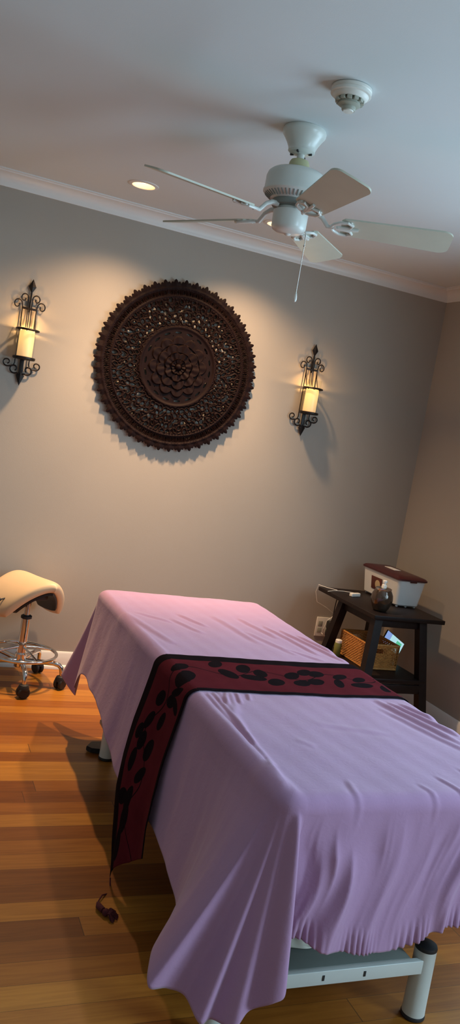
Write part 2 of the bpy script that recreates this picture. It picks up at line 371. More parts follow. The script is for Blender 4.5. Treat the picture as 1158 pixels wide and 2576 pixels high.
def blade(ang, pitch=15.5):
    mt = Matrix.Rotation(R(ang), 4, 'Z') @ Matrix.Translation((0, 0, z(ZB))) @ Matrix.Rotation(R(-pitch), 4, 'X')
    bm = bmesh.new(); prism(bm, blade_outline(), -.0028, .0028); bmesh.ops.transform(bm, matrix=mt, verts=bm.verts)
    b = link('blade', bm, 'blade', fan)
    bm = bmesh.new()                                    # cast iron bracket with an open scrolled trefoil
    mt2 = Matrix.Rotation(R(ang), 4, 'Z')
    def L(p, pit=True):
        v = Vector(p)
        if pit: v = (Matrix.Translation((0, 0, z(ZB))) @ Matrix.Rotation(R(-pitch), 4, 'X')) @ v
        return mt2 @ v
    tube(bm, [mt2 @ Vector((.060, 0, z(2.160))), mt2 @ Vector((.085, 0, z(2.158))), mt2 @ Vector((.108, .002, z(2.146))), L((.130, .003, -.006)), L((.152, 0, -.007))], [.010, .009, .0075, .0075, .007], 10)
    for s in (-1, 1):
        tube(bm, [L((.140, 0, -.007)), L((.150, s*.020, -.007)), L((.170, s*.036, -.007)), L((.196, s*.040, -.007)), L((.214, s*.026, -.007)), L((.206, s*.010, -.007)), L((.186, s*.006, -.007)), L((.165, s*.004, -.007))], .0052, 8)
        tube(bm, [L((.205, s*.034, -.0075)), L((.205, s*.034, -.001))], .0075, 12)
    tube(bm, [L((.158, 0, -.007)), L((.185, 0, -.007)), L((.222, 0, -.006)), L((.235, 0, -.005))], [.0065, .006, .006, .005], 8)
    fix(bm); link('blade_bracket', bm, 'fan', b)
for a in (-167, 121, 48, -26, -96): blade(a)
# pull chain with white end
cx, cy = FX+.052, FY-.03
bm = bmesh.new(); tube(bm, [(.045, -.026, z(2.092)), (.053, -.030, z(2.088)), (.055, -.031, z(2.06)), (.056, -.031, z(1.885))], .0011, 6)
for k in range(52):
    bmesh.ops.create_icosphere(bm, subdivisions=1, radius=.0019, matrix=Matrix.Translation((.0555, -.031, z(2.08-.0038*k))))
for k in range(1): bmesh.ops.create_icosphere(bm, subdivisions=2, radius=.0036, matrix=Matrix.Translation((.0555, -.031, z(2.045))))
ch = link('pull_chain', bm, 'silver', fan)
link('chain_pull', lathe(bmesh.new(), [(.001, z(1.889)), (.003, z(1.886)), (.0055, z(1.874)), (.0062, z(1.866)), (.004, z(1.858)), (.001, z(1.856))], 20, c=(.056, -.031, 0)), 'plastic', ch)

# ------------------------------------------------------------------ carved medallion
def medallion():
    Rm = .425; nr, nt = 190, 1152; th = np.linspace(0, 2*PI, nt, endpoint=False); rn = np.linspace(0, 1, nr+1)[1:]
    teeth = 48; tp = (th*teeth/(2*PI)) % 1.0
    # three-lobed tooth
    bump = lambda c, w, h: h*np.clip(1-((tp-c)/w)**2, 0, 1)
    rout = Rm-.006+.030*np.maximum.reduce([bump(.5, .26, 1.0), bump(.17, .19, .62), bump(.83, .19, .62), 0*tp])
    Rg = rn[:, None]*rout[None, :]; TH = np.broadcast_to(th, Rg.shape); X = Rg*np.cos(TH); Z = Rg*np.sin(TH)
    q = np.full(Rg.shape, 9.0)
    def ell(r, a, sr, st, rot=0):      # hole centred at polar (r, a)
        nonlocal q
        cx, cz = r*math.cos(a), r*math.sin(a); dx, dz = X-cx, Z-cz; c, s = math.cos(a+rot), math.sin(a+rot)
        u = (dx*c+dz*s)/sr; v = (-dx*s+dz*c)/st; q = np.minimum(q, np.sqrt(u*u+v*v))
    for k in range(72): ell(.382, 2*PI*(k+.5)/72, .0095, .0052)
    W = 2*PI/10
    motif = [(.345, 0, .013, .007, 0), (.322, .075, .011, .006, .7), (.335, .16, .012, .006, -.5), (.312, .235, .012, .007, .4), (.344, .27, .010, .007, 0),
             (.295, .03, .013, .006, .3), (.283, .125, .011, .0075, -.6), (.292, .20, .009, .006, .8), (.262, .06, .012, .006, .6), (.255, .17, .012, .007, -.4), (.272, .27, .011, .006, .1),
             (.236, .02, .010, .006, 0), (.232, .11, .010, .006, .5), (.234, .22, .009, .006, -.5), (.240, .29, .010, .005, .2), (.318, .30, .012, .005, .2)]
    for k in range(10):
        for r, a, sr, st, ro in motif:
            for s in (-1, 1):
                if s < 0 and a == 0: continue
                ell(r, k*W+s*a+.1+rng.uniform(-.012, .012), sr*rng.uniform(.85, 1.3), st*rng.uniform(1.0, 1.6), s*ro)
    for k in range(18):
        ell(.178, 2*PI*(k+.3)/18, .0078, .0185)
        if k % 2: ell(.162, 2*PI*(k+.8)/18, .0035, .006)
    hole = q < 1
    r = Rg
    H = np.zeros_like(r)+.004
    H += .006*np.exp(-((r-.362)/.006)**2)+.005*np.exp(-((r-.405)/.007)**2)+.007*np.exp(-((r-.205)/.009)**2)+.003*np.exp(-((r-.350)/.004)**2)
    scroll = ((r > .21) & (r < .352))
    H += np.where(scroll, .0032*np.cos((q-1.35)*4.6)*np.exp(-np.maximum(q-2.6, 0)), 0)+np.where((r > .372) & (r < .395), .003*np.cos((q-1.5)*5), 0)
    # outer leaf tips
    tt = np.abs(((TH*teeth/(2*PI)) % 1.0)-.5)*2
    H += np.where(r > .40, .006*(1-tt)*np.clip((r-.40)/.02, 0, 1)-.004*np.clip((r-.428)/.02, 0, 1), 0)
    # lotus
    def petals(R0, R1, n, ph, h):
        a = np.abs((((TH+ph)*n/(2*PI)) % 1.0)-.5)*2
        edge = R1*(1-.16*a**2.2); m = (r < edge) & (r >= R0)
        u = np.clip((edge-r)/(R1-R0), 0, 1)
        return np.where(m, h*(np.clip(u*9, 0, 1))*(1-.45*u)*(1-.35*a**2)+h*.12*np.cos(a*6), 0)
    H += petals(.118, .160, 12, 0, .010)+petals(.075, .122, 9, .25, .013)+petals(.040, .080, 7, .1, .016)+petals(.018, .044, 6, .5, .019)
    H += np.where(r < .019, .026*np.sqrt(np.clip(1-(r/.019)**2, 0, 1)), 0)
    idx = lambda i, j: 1+i*nt+(j % nt)
    front = np.stack([X, -H*.85-.019, Z], -1).reshape(-1, 3); back = np.stack([X, 0*H-.016, Z], -1).reshape(-1, 3)
    N = 1+nr*nt; V = np.vstack([[0, -.045, 0], front, [0, -.016, 0], back])
    keep = np.ones((nr, nt), bool)    # face between ring i-1 and i
    hv = hole
    keep[1:] = ~(hv[1:] & hv[:-1] & np.roll(hv, -1, 1)[1:] & np.roll(hv, -1, 1)[:-1])
    keep[0] = True
    F = []
    for j in range(nt): F.append((0, idx(0, j+1), idx(0, j))); F.append((N, N+idx(0, j), N+idx(0, j+1)))
    K = keep.tolist()
    for i in range(1, nr):
        Ki = K[i]; Kn = K[i+1] if i+1 < nr else None
        for j in range(nt):
            if not Ki[j]: continue
            a, b, c, d = idx(i-1, j), idx(i, j), idx(i, j+1), idx(i-1, j+1)
            F.append((a, d, c, b)); F.append((N+a, N+b, N+c, N+d))
            if Kn is None or not Kn[j]: F.append((b, c, N+c, N+b))
            if not K[i-1][j]: F.append((d, a, N+a, N+d))
            if not Ki[(j+1) % nt]: F.append((c, d, N+d, N+c))
            if not Ki[j-1]: F.append((a, b, N+b, N+a))
    nb = len(V); W8 = []                              # four small mounting blocks behind the rim keep the panel off the wall
    for a in (45, 135, 225, 315):
        cx, cz = .2*math.cos(R(a)), .2*math.sin(R(a)); k0 = nb+len(W8)
        for y in (-.0002, -.017):
            for dx, dz in ((-.02, -.02), (.02, -.02), (.02, .02), (-.02, .02)): W8.append([cx+dx, y, cz+dz])
        F += [(k0, k0+1, k0+2, k0+3), (k0+7, k0+6, k0+5, k0+4)]+[(k0+i, k0+4+i, k0+4+(i+1) % 4, k0+(i+1) % 4) for i in range(4)]
    V = np.vstack([V, W8])
    o = grid_obj('carved_medallion', V, F, 'carved'); o.data.set_sharp_from_angle(angle=R(50)); o.location = (1.288, D-.0006, 1.672); o.rotation_euler = (0, R(8), 0)
    return tag(o, 'large round dark openwork carved wooden panel hanging on the back wall', 'wall decoration')
medallion()

# ------------------------------------------------------------------ wall sconces
def spiral(cx, cz, r0, r1, a0, a1, n=26):
    out = []
    for i in range(n):
        f = i/(n-1); a = a0+(a1-a0)*f; r = r0+(r1-r0)*f; out.append((cx+r*math.cos(a), cz+r*math.sin(a)))
    return out
def make_sconce():
    t = thing('wall_sconce', '', 'wall sconce')
    yb = -.012                       # back plane, wall at y=0, z=0 is the bottom tip
    H = .522
    def spear(z0, z1, zm, w, d=.008):
        bm = bmesh.new(); b = [bm.verts.new((0, yb, z0)), bm.verts.new((w, yb, zm)), bm.verts.new((0, yb, z1)), bm.verts.new((-w, yb, zm))]
        f = bm.verts.new((0, yb-d, zm)); g = bm.verts.new((0, yb+d*.6, zm))
        for i in range(4): bm.faces.new((b[i], b[(i+1) % 4], f)); bm.faces.new((b[(i+1) % 4], b[i], g))
        return fix(bm)
    link('top_spearhead', spear(.450, H, .484, .0185), 'iron', t, smooth=False)
    link('bottom_spearhead', spear(0, .080, .050, .0205), 'iron', t, smooth=False)
    # back frame
    bm = bmesh.new(); yy = lambda pts, y: [(x, y, zz) for x, zz in pts]
    box(bm, (-.010, yb-.003, .06), (.010, yb+.003, .150), .001)
    for s in (-1, 1):
        x = s*.034
        # long side rod, curling out at the top and at the bottom
        top = [(x, .37), (x*1.02, .385)]+[(s*.058-s*.022*math.cos(a)*(1-i*.028), .392+.026*math.sin(a)*(1-i*.028)) for i, a in enumerate([R(15*k) for k in range(1, 27)])]
        tube(bm, yy([(x, .12), (x, .2), (x, .3)], yb)+yy(top, yb), .0030, 8)
        bot = [(x, .122), (x*1.0, .108), (x*1.15, .094), (s*.052, .088)]
        cxs = s*.070; bot += [(cxs-s*(-1)*0+s*.022*math.sin(a)*(1-i*.03), .107-.021*math.cos(a)*(1-i*.03)) for i, a in enumerate([R(-40+17*k) for k in range(1, 24)])]
        tube(bm, yy(bot, yb), .0034, 8)
        # inner scrolls, upper and lower
        up = [(s*.008, .37), (s*.009, .40)]+[(s*.030-s*.021*math.cos(a)*(1-i*.03), .425+.025*math.sin(a)*(1-i*.03)) for i, a in enumerate([R(15*k) for k in range(0, 26)])]
        tube(bm, yy(up, yb-.001), .0030, 8)
        lo = [(s*.010, .058)]+[(s*.034-s*.001+s*.024*math.sin(a)*(1-i*.028), .080-.024*math.cos(a)*(1-i*.028)) for i, a in enumerate([R(-55+17*k) for k in range(1, 24)])]
        tube(bm, yy(lo, yb-.001), .0038, 8)
    tube(bm, yy([(0, .36), (0, .455)], yb), .0045, 8)
    box(bm, (-.036, yb-.004, .372), (.036, yb+.003, .383), .001)
    for xx in (-.009, 0, .009): tube(bm, [(xx, yb, .45 if xx == 0 else .40), (xx, yb-.004, .375), (xx, yb-.022, .285)], .0022, 6)
    for xx in (-.034, .034): tube(bm, [(xx, yb, .376), (xx, yb-.012, .33), (xx, yb-.040, .283)], .0022, 6)
    fix(bm); link('scroll_frame', bm, 'iron', t)
    cy = -.066; zr = .272; zp = .136
    bm = bmesh.new(); ring = [(.052*math.cos(2*PI*k/48), cy+.052*math.sin(2*PI*k/48), zr) for k in range(48)]
    tube(bm, ring, .0052, 8, closed=True); fix(bm); link('glass_ring', bm, 'iron', t)
    bm = lathe(bmesh.new(), [(.001, zp-.008), (.050, zp-.008), (.0545, zp-.004), (.0545, zp+.004), (.050, zp+.006), (.001, zp+.002)], 48, c=(0, cy, 0), cap=True)
    box(bm, (-.010, cy, zp-.010), (.010, yb, zp-.002), .001)
    link('candle_plate', bm, 'iron', t)
    bm = lathe(bmesh.new(), [(.043, zp+.003), (.0435, zp+.10), (.043, zr+.048), (.0418, zr+.048), (.0422, zp+.10), (.0418, zp+.003)], 56, c=(0, cy, 0), cap=False)
    link('glass_cylinder', bm, 'glass', t)
    # wavy rimmed pillar candle
    bm = bmesh.new(); seg = 60; zc = zr-.006; rings = []
    for r, h in [(.0355, 0), (.0365, .004), (.0365, .09), (.036, zc-zp-.012), (.0345, zc-zp-.004), (.032, zc-zp-.002), (.028, zc-zp-.009), (.014, zc-zp-.018), (.003, zc-zp-.020)]:
        ring = []
        for k in range(seg):
            a = 2*PI*k/seg; wob = (.0035*math.sin(5*a+.7)+.0015*math.sin(11*a)) if h > .10 and r > .02 else 0
            ring.append(bm.verts.new((r*math.cos(a), r*math.sin(a), h+wob)))
        rings.append(ring)
    for i in range(len(rings)-1):
        for k in range(seg): bm.faces.new((rings[i][k], rings[i][(k+1) % seg], rings[i+1][(k+1) % seg], rings[i+1][k]))
    bm.faces.new(rings[0][::-1]); bm.faces.new(rings[-1]); fix(bm)
    cd = link('candle', bm, 'wax', t, loc=(0, cy, zp+.005))
    return t
sc = make_sconce()
SC = [(.497, 1.432, 'lit candle sconce left of the carved panel, cut near the left edge'), (2.070, 1.426, 'lit candle sconce right of the carved panel, above the corner table')]
for i, (x, zz, lab) in enumerate(SC):
    if i == 0: o = sc
    else:
        o = sc.copy(); C.objects.link(o)
        for ch_ in list(sc.children): c = ch_.copy(); C.objects.link(c); c.parent = o
    o.location = (x, D, zz); o['label'] = lab; o['group'] = 'black wrought iron candle sconces'

# ------------------------------------------------------------------ massage table, sheet and runner
X0, X1, Y0, Y1, ZT0 = .822, 1.560, 1.440, 3.300, .655
LEGX, LEGY = (.915, 1.377), (1.573, 3.095)
mt_ = thing('massage_table', 'massage table on a white metal base, hidden under the lilac sheet', 'massage table', ((X0+X1)/2, (Y0+Y1)/2, 0))
ox, oy = -(X0+X1)/2, -(Y0+Y1)/2
def TL(bm): bmesh.ops.translate(bm, vec=(ox, oy, 0), verts=bm.verts); return bm
link('tabletop_cushion', TL(bx((X0+.015, Y0+.015, .575), (X1-.015, Y1-.015, ZT0-.010), .022)), 'pad', mt_)
link('deck', TL(bx((X0+.05, Y0+.05, .535), (X1-.05, Y1-.05, .574), .004)), 'framegrey', mt_)
for yy_ in (1.95, 2.75):
    link('lift_column', TL(bx((1.12, yy_-.04, .10), (1.24, yy_+.04, .536), .006)), 'framegrey', mt_)
bm = bmesh.new(); 
for xx_ in (LEGX[0]+.0, LEGX[1]): box(bm, (xx_-.022, LEGY[0]+.121, .135), (xx_+.022, LEGY[1]-.121, .162), .004)
box(bm, (1.10, LEGY[0]+.121, .135), (1.26, LEGY[1]-.121, .16), .004)
link('side_rail', TL(bm), 'frame', mt_)
for i, yy_ in enumerate(LEGY):
    b = link('cross_beam', TL(bx((.815 if i == 0 else LEGX[0], yy_-(.022 if i == 0 else 0), .130), (LEGX[1]-.012, yy_-(.022 if i == 0 else 0)+.016, .166), .002)), 'frame', mt_)
    s = 1 if i == 0 else -1
    a, c = sorted((yy_+(-.0058 if i == 0 else -.001), yy_+s*.120)); link('deck_plate', TL(bx((LEGX[0]-.05, a, .150), (LEGX[1]-.045, c, .1655), .002)), 'framegrey', b)
    if i == 0:
        for xx_ in (1.075, 1.19):
            bm = bmesh.new(); box(bm, (xx_-.003, yy_-.0235, .142), (xx_+.003, yy_-.0222, .156), .0005, Matrix.Rotation(0, 4, 'Z'))
            link('bolt_slot', TL(bm), 'dark', b)
for xx_ in LEGX:
    for yy_ in LEGY:
        xx_ = .815 if (xx_ == .815 or (xx_ == LEGX[0] and yy_ == LEGY[0])) else xx_
        if yy_ == LEGY[1] and xx_ == .815: xx_ = LEGX[0]
        g = link('leg', TL(lathe(bmesh.new(), [(.0295, .012), (.029, .03), (.028, .188)], 40, c=(xx_, yy_, 0))), 'frame', mt_)
        link('leg_cap', TL(lathe(bmesh.new(), [(.0282, .186), (.0288, .190), (.027, .196), (.018, .200), (.002, .202)], 40, c=(xx_, yy_, 0))), 'rubber', g)
        link('foot', TL(lathe(bmesh.new(), [(.029, .0005), (.031, .003), (.031, .009), (.029, .0125)], 40, c=(xx_, yy_, 0))), 'rubber', g)
# foot pedal of the lift, peeping out at the far end
bm = bmesh.new(); prism(bm, [(.845, 3.165), (.862, 3.140), (.90, 3.132), (.935, 3.15), (.935, 3.215), (.875, 3.212)], .004, .024); bmesh.ops.bevel(bm, geom=bm.edges[:], offset=.003, segments=2, affect='EDGES')
link('foot_pedal', TL(bm), 'rubber', mt_)

# --- drape surface
rc = .055
def outline():
    """stations counter-clockwise seen from above, starting on the left edge far end going to the near end"""
    P = []
    def seg(a, b, n):
        for k in range(n): f = k/n; P.append((a[0]+(b[0]-a[0])*f, a[1]+(b[1]-a[1])*f))
    def arc(cx, cy, a0, a1, n):
        for k in range(n): a = R(a0+(a1-a0)*k/n); P.append((cx+rc*math.cos(a), cy+rc*math.sin(a)))
    idx = {}
    idx['L0'] = len(P); seg((X0, Y1-rc), (X0, Y0+rc), 300); idx['L1'] = len(P)
    arc(X0+rc, Y0+rc, 180, 270, 90); idx['N0'] = len(P)
    seg((X0+rc, Y0), (X1-rc, Y0), 210); idx['N1'] = len(P)
    arc(X1-rc, Y0+rc, 270, 360, 50); idx['R0'] = len(P)
    seg((X1, Y0+rc), (X1, Y1-rc), 240); idx['R1'] = len(P)
    arc(X1-rc, Y1-rc, 0, 90, 40); idx['F0'] = len(P)
    seg((X1-rc, Y1), (X0+rc, Y1), 100); idx['F1'] = len(P)
    arc(X0+rc, Y1-rc, 90, 180, 60)
    return np.array(P), idx
OUT, IX = outline(); NS = len(OUT)
def nrm_out():
    t = np.roll(OUT, -1, 0)-np.roll(OUT, 1, 0); t /= np.hypot(*t.T)[:, None]; return np.stack([t[:, 1], -t[:, 0]], 1)   # outward for ccw order
NO = nrm_out()
if NO[IX['L0']+50][0] > 0: NO = -NO
fs = lambda a, b, f: IX[a]+(IX[b]-IX[a])*f
yL = lambda y: fs('L0', 'L1', (Y1-rc-y)/(Y1-Y0-2*rc))
xN = lambda x: fs('N0', 'N1', (x-X0-rc)/(X1-X0-2*rc))
# hem control: (station, x, y, z)
HEMC = [(yL(3.24)-4, .790, 3.285, .215), (yL(3.16), .778, 3.175, .318), (yL(2.98), .772, 2.985, .335), (yL(2.75), .770, 2.745, .318), (yL(2.55), .762, 2.55, .262), (yL(2.40), .766, 2.42, .238), (yL(2.2), .768, 2.2, .25), (yL(2.05), .766, 2.06, .268), (yL(1.9), .764, 1.885, .256), (yL(1.78), .757, 1.765, .236),
        (yL(1.67), .700, 1.655, .250), (yL(1.57), .625, 1.550, .250), (yL(1.50), .607, 1.490, .222), (IX['L1']+12, .655, 1.500, .205), (IX['L1']+22, .695, 1.490, .190), (IX['L1']+32, .712, 1.428, .172), (IX['L1']+40, .742, 1.442, .168), (IX['L1']+48, .775, 1.398, .178), (IX['L1']+56, .806, 1.405, .205),
        (IX['L1']+66, .842, 1.368, .248), (IX['L1']+72, .862, 1.366, .262), (IX['L1']+78, .872, 1.395, .285), (IX['L1']+84, .862, 1.440, .310), (IX['N0']-2, .868, 1.462, .322), (xN(.90), .905, 1.452, .333), (xN(.96), .962, 1.424, .318), (xN(1.06), 1.062, 1.420, .305), (xN(1.17), 1.172, 1.424, .302), (xN(1.17)+12, 1.215, 1.424, .314), (xN(1.24), 1.243, 1.426, .334), (xN(1.33), 1.335, 1.426, .342), (xN(1.42), 1.43, 1.422, .346),
        (IX['N1']-6, 1.515, 1.405, .325), (IX['N1']+20, 1.66, 1.33, .20), (IX['N1']+38, 1.70, 1.42, .22), (IX['R0']+10, 1.625, 1.56, .29), (fs('R0', 'R1', .3), 1.615, 2.0, .32), (fs('R0', 'R1', .6), 1.615, 2.5, .32), (fs('R0', 'R1', .95), 1.62, 3.2, .30),
        (IX['R1']+20, 1.70, 3.42, .19), (IX['F0']+8, 1.52, 3.36, .32), (fs('F0', 'F1', .5), 1.19, 3.355, .33), (IX['F1']-8, .93, 3.365, .31), (IX['F1']+10, .845, 3.42, .26), (IX['F1']+26, .775, 3.50, .215), (IX['F1']+38, .770, 3.455, .205), (IX['F1']+50, .815, 3.375, .160)]
HEMC = sorted([(c[0] % NS,)+tuple(c[1:]) for c in HEMC])
def periodic_spline(ctrl, n):
    K = len(ctrl); s = np.array([c[0] for c in ctrl]); Pv = np.array([c[1:] for c in ctrl]); ds = np.diff(np.append(s, s[0]+n))
    # monotone-ish tangents
    m = np.zeros_like(Pv)
    for k in range(K):
        d0 = (Pv[k]-Pv[k-1])/ds[k-1]; d1 = (Pv[(k+1) % K]-Pv[k])/ds[k]; h0, h1 = ds[k-1], ds[k]; m[k] = (d0*h1+d1*h0)/(h0+h1)
    out = np.zeros((n, 3))
    for i in range(n):
        k = np.searchsorted(s, i, side='right')-1; x = (i-s[k]) if k >= 0 else (i+n-s[-1]); k %= K; h = ds[k]; f = x/h
        h00, h10, h01, h11 = 2*f**3-3*f**2+1, f**3-2*f**2+f, -2*f**3+3*f**2, f**3-f**2
        out[i] = h00*Pv[k]+h10*h*m[k]+h01*Pv[(k+1) % K]+h11*h*m[(k+1) % K]
    return out
HEM = periodic_spline(HEMC, NS)
rs = .030                                   # shoulder radius
# arc length of the outline, used as pleat coordinate
ARC = np.concatenate([[0], np.cumsum(np.hypot(*np.diff(np.vstack([OUT, OUT[:1]]), axis=0).T))]); PER = ARC[-1]; ARC = ARC[:-1]
pl_ph = rng.uniform(0, 2*PI, 12); pl_k = np.array([5, 8, 13, 19, 26, 33, 41, 52, 61, 74, 88, 101]); pl_a = np.array([.3, .5, .8, 1, .9, .9, .8, .6, .5, .4, .35, .3])
def pleat(s, shear, t=0.0):
    v = 0; rdg = 0
    for q_, (k, a, p_) in enumerate(zip(pl_k, pl_a, pl_ph)):
        x = 2*PI*k*(s+shear)/PER+p_; v = v+a*np.sin(x)
        if 2 <= q_ <= 8:
            m = .5+.5*np.sin(s*9.1*(1+.3*q_)+t*(2.2+q_)+p_*2); rdg = rdg+a*m*((1-np.abs(np.sin(x*.5)))**2.2*2-.55)
    return v/3.4+rdg*.62
def amp_at(i):                              # pleat depth by side
    n0, n1 = IX['N0'], IX['N1']
    if n0-2 <= i <= n1: return .0105+.003*math.sin(i*.05)
    if IX['L1']-40 <= i < n0: return .0022
    return .0008
AMP = np.array([amp_at(i) for i in range(NS)]); ker = np.ones(25)/25; AMP = np.convolve(np.concatenate([AMP[-12:], AMP, AMP[:12]]), ker, 'valid')
HF = np.zeros(NS); HF[IX['N0']:IX['N1']+1] = 1
NTK = 74
GE = np.full(NS, 1.12); _i = np.arange(NS); GE = GE-.42*np.exp(-((_i-IX['L1']-72)/9.0)**2)+.05*np.exp(-((_i-IX['L1']-20)/40.0)**2)
def lowfreq(s): return np.sin(2*PI*s*2.1+1.0)+.7*np.sin(2*PI*s*3.7+.3)+.5*np.sin(2*PI*s*6.1+2.2)
def crease(v): return np.sign(v)*np.abs(v)**.8
def skirt_rows():
    rows = []
    for j in range(6):                      # rounded shoulder
        a = (PI/2)*j/5; off = -rs+rs*math.sin(a); zz = ZT0-rs+rs*math.cos(a); rows.append(np.column_stack([OUT+NO*off, np.full(NS, zz)]))
    B = np.column_stack([OUT, np.full(NS, ZT0-rs)])
    for j in range(1, NTK+1):
        t = j/NTK; g = t**1.12
        P = B*(1-t)+HEM*t; P[:, :2] = OUT+(HEM[:, :2]-OUT)*(t**GE)[:, None]
        fx_ = np.clip((OUT[:, 0]-X0)/(X1-X0), 0, 1); sh = (.02+.11*fx_)*t+.010*np.sin(t*7+fx_*5)
        w = pleat(ARC, sh, t)
        # sharpen into ridges
        w = np.where(w > 0, w**1.0, w*.75)
        env = min(1, t*3.2)*(1-.25*t)
        d = AMP*w*env
        fr = HF*.0045*np.sin(ARC*2*PI/.0135+2.5*np.sin(ARC*31))*(.5+.5*np.sin(ARC*47+1))*max(0, (t-.80)/.20)
        lf = np.where(HF > 0, 0, .0035*lowfreq(ARC+.04*t)*t); P[:, :2] += NO*(d+fr+lf)[:, None]
        rows.append(P)
    return rows
ROWS = skirt_rows()
# wrinkles on the top: ridges given as segments (x0,y0,x1,y1,width,height)
RIDGE = [(.850, 2.06, .845, 1.50, .009, .0050), (.872, 2.05, .868, 1.60, .008, .0045), (.893, 2.06, .872, 1.72, .007, .0055), (.930, 2.07, .900, 1.98, .006, .0040), (.965, 2.07, .945, 1.99, .006, .0035), (1.0, 2.07, .985, 2.02, .006, .003), (.915, 2.07, .880, 1.80, .009, .0040), (.945, 2.07, .905, 1.92, .010, .0030), (.842, 1.90, .862, 1.44, .012, .0045), (.862, 1.62, .842, 1.46, .008, .0045),
         (1.43, 2.05, 1.50, 1.74, .012, .0060), (1.465, 2.04, 1.535, 1.80, .009, .0055), (1.50, 2.03, 1.555, 1.87, .008, .0050), (1.40, 1.98, 1.49, 1.68, .012, .0035), (1.12, 1.86, 1.30, 1.80, .014, .0018), (1.0, 1.75, 1.03, 1.71, .010, .0016),
         (.85, 2.90, .92, 2.55, .014, .0035), (.90, 2.93, 1.0, 2.82, .012, .0025), (1.02, 2.86, 1.08, 2.70, .012, .0030), (1.07, 2.94, 1.13, 2.80, .010, .0035), (1.22, 2.95, 1.27, 2.62, .014, .0030), (1.33, 2.95, 1.38, 2.70, .011, .0040), (1.28, 2.75, 1.36, 2.50, .012, .0030), (1.40, 2.85, 1.46, 2.52, .010, .0045), (1.45, 2.80, 1.53, 2.45, .009, .0050), (1.50, 2.75, 1.55, 2.48, .008, .0045), (1.36, 2.55, 1.44, 2.44, .010, .0030), (.84, 2.75, .86, 2.42, .010, .003),
         (1.20, 1.50, 1.22, 1.44, .007, .002), (1.28, 1.54, 1.30, 1.44, .007, .0025), (1.38, 1.58, 1.385, 1.44, .007, .003), (1.43, 1.56, 1.42, 1.44, .007, .003), (1.02, 1.52, 1.00, 1.44, .008, .002)]
def top_h(x, y):
    x = np.asarray(x, float); y = np.asarray(y, float); h = np.zeros(np.broadcast(x, y).shape)
    for x0, y0, x1, y1, w, a in RIDGE:
        dx, dy = x1-x0, y1-y0; L2 = dx*dx+dy*dy; t = ((x-x0)*dx+(y-y0)*dy)/L2; tc = np.clip(t, 0, 1)
        d = np.hypot(x-(x0+dx*tc), y-(y0+dy*tc)); side = ((x-x0)*dy-(y-y0)*dx)/math.sqrt(L2)
        prof_ = np.exp(-(d/w)**2)-.55*np.exp(-((d-1.6*w)/w)**2)*(side > 0)
        h = h+a*prof_*(np.clip(t+.15, 0, .3)/.3)*(np.clip(1.15-t, 0, .3)/.3)
    h = h+.0010*np.sin(x*23+y*7+1)*np.sin(y*17-x*5)+.0006*np.sin(x*61-y*29)*np.sin(y*43+x*31)
    return h
def drape_mesh():
    cxm, cym = (X0+X1)/2, (Y0+Y1)/2; V = []; rows = []
    NT_ = 96; inner = ROWS[0][:, :2]
    # top rings: shrink towards the middle line of the table
    hx, hy = (X1-X0)/2, (Y1-Y0)/2
    for k in range(NT_):
        f = 1-(k/(NT_))                  # 1 at rim .. ~0
        xy = np.stack([cxm+(inner[:, 0]-cxm)*f, cym+(inner[:, 1]-cym)*f], 1)
        if k == 0: hz = top_h(xy[:, 0], xy[:, 1])
        else: hz = top_h(xy[:, 0], xy[:, 1])
        rows.append(np.column_stack([xy, ZT0+hz]))
    rows = rows[::-1]
    # shoulder/skirt: blend the ridge height down over the shoulder
    h0 = top_h(inner[:, 0], inner[:, 1])
    for j, r_ in enumerate(ROWS[1:]):
        r2 = r_.copy(); fade = max(0, 1-(j+1)/16)
        a = (PI/2)*min(1, (j+1)/5); r2[:, 2] += h0*fade*math.cos(a); r2[:, :2] += NO*(h0*fade*math.sin(a))[:, None]; rows.append(r2)
    A = np.concatenate(rows); F = []; nr = len(rows)
    c = len(A); A = np.vstack([A, [[cxm, cym, ZT0]]])
    for j in range(NS): F.append((c, (j+1) % NS, j))
    for i in range(nr-1):
        for j in range(NS): a, b = i*NS+j, i*NS+(j+1) % NS; F.append((a, b, b+NS, a+NS))
    return A, F, np.array(rows)
A_, F_, GR = drape_mesh()
sheet = grid_obj('bed_sheet', A_, F_, 'sheet')
md = sheet.modifiers.new('Solidify', 'SOLIDIFY'); md.thickness = .0016; md.offset = 1
bmx = bmesh.new(); bmx.from_mesh(sheet.data); bmesh.ops.recalc_face_normals(bmx, faces=bmx.faces); bmx.to_mesh(sheet.data); bmx.free()
if sheet.data.polygons[len(sheet.data.polygons)//8].normal.z < 0: sheet.data.flip_normals()
tag(sheet, 'lilac sheet draped over the massage table, corners hanging low', 'sheet')

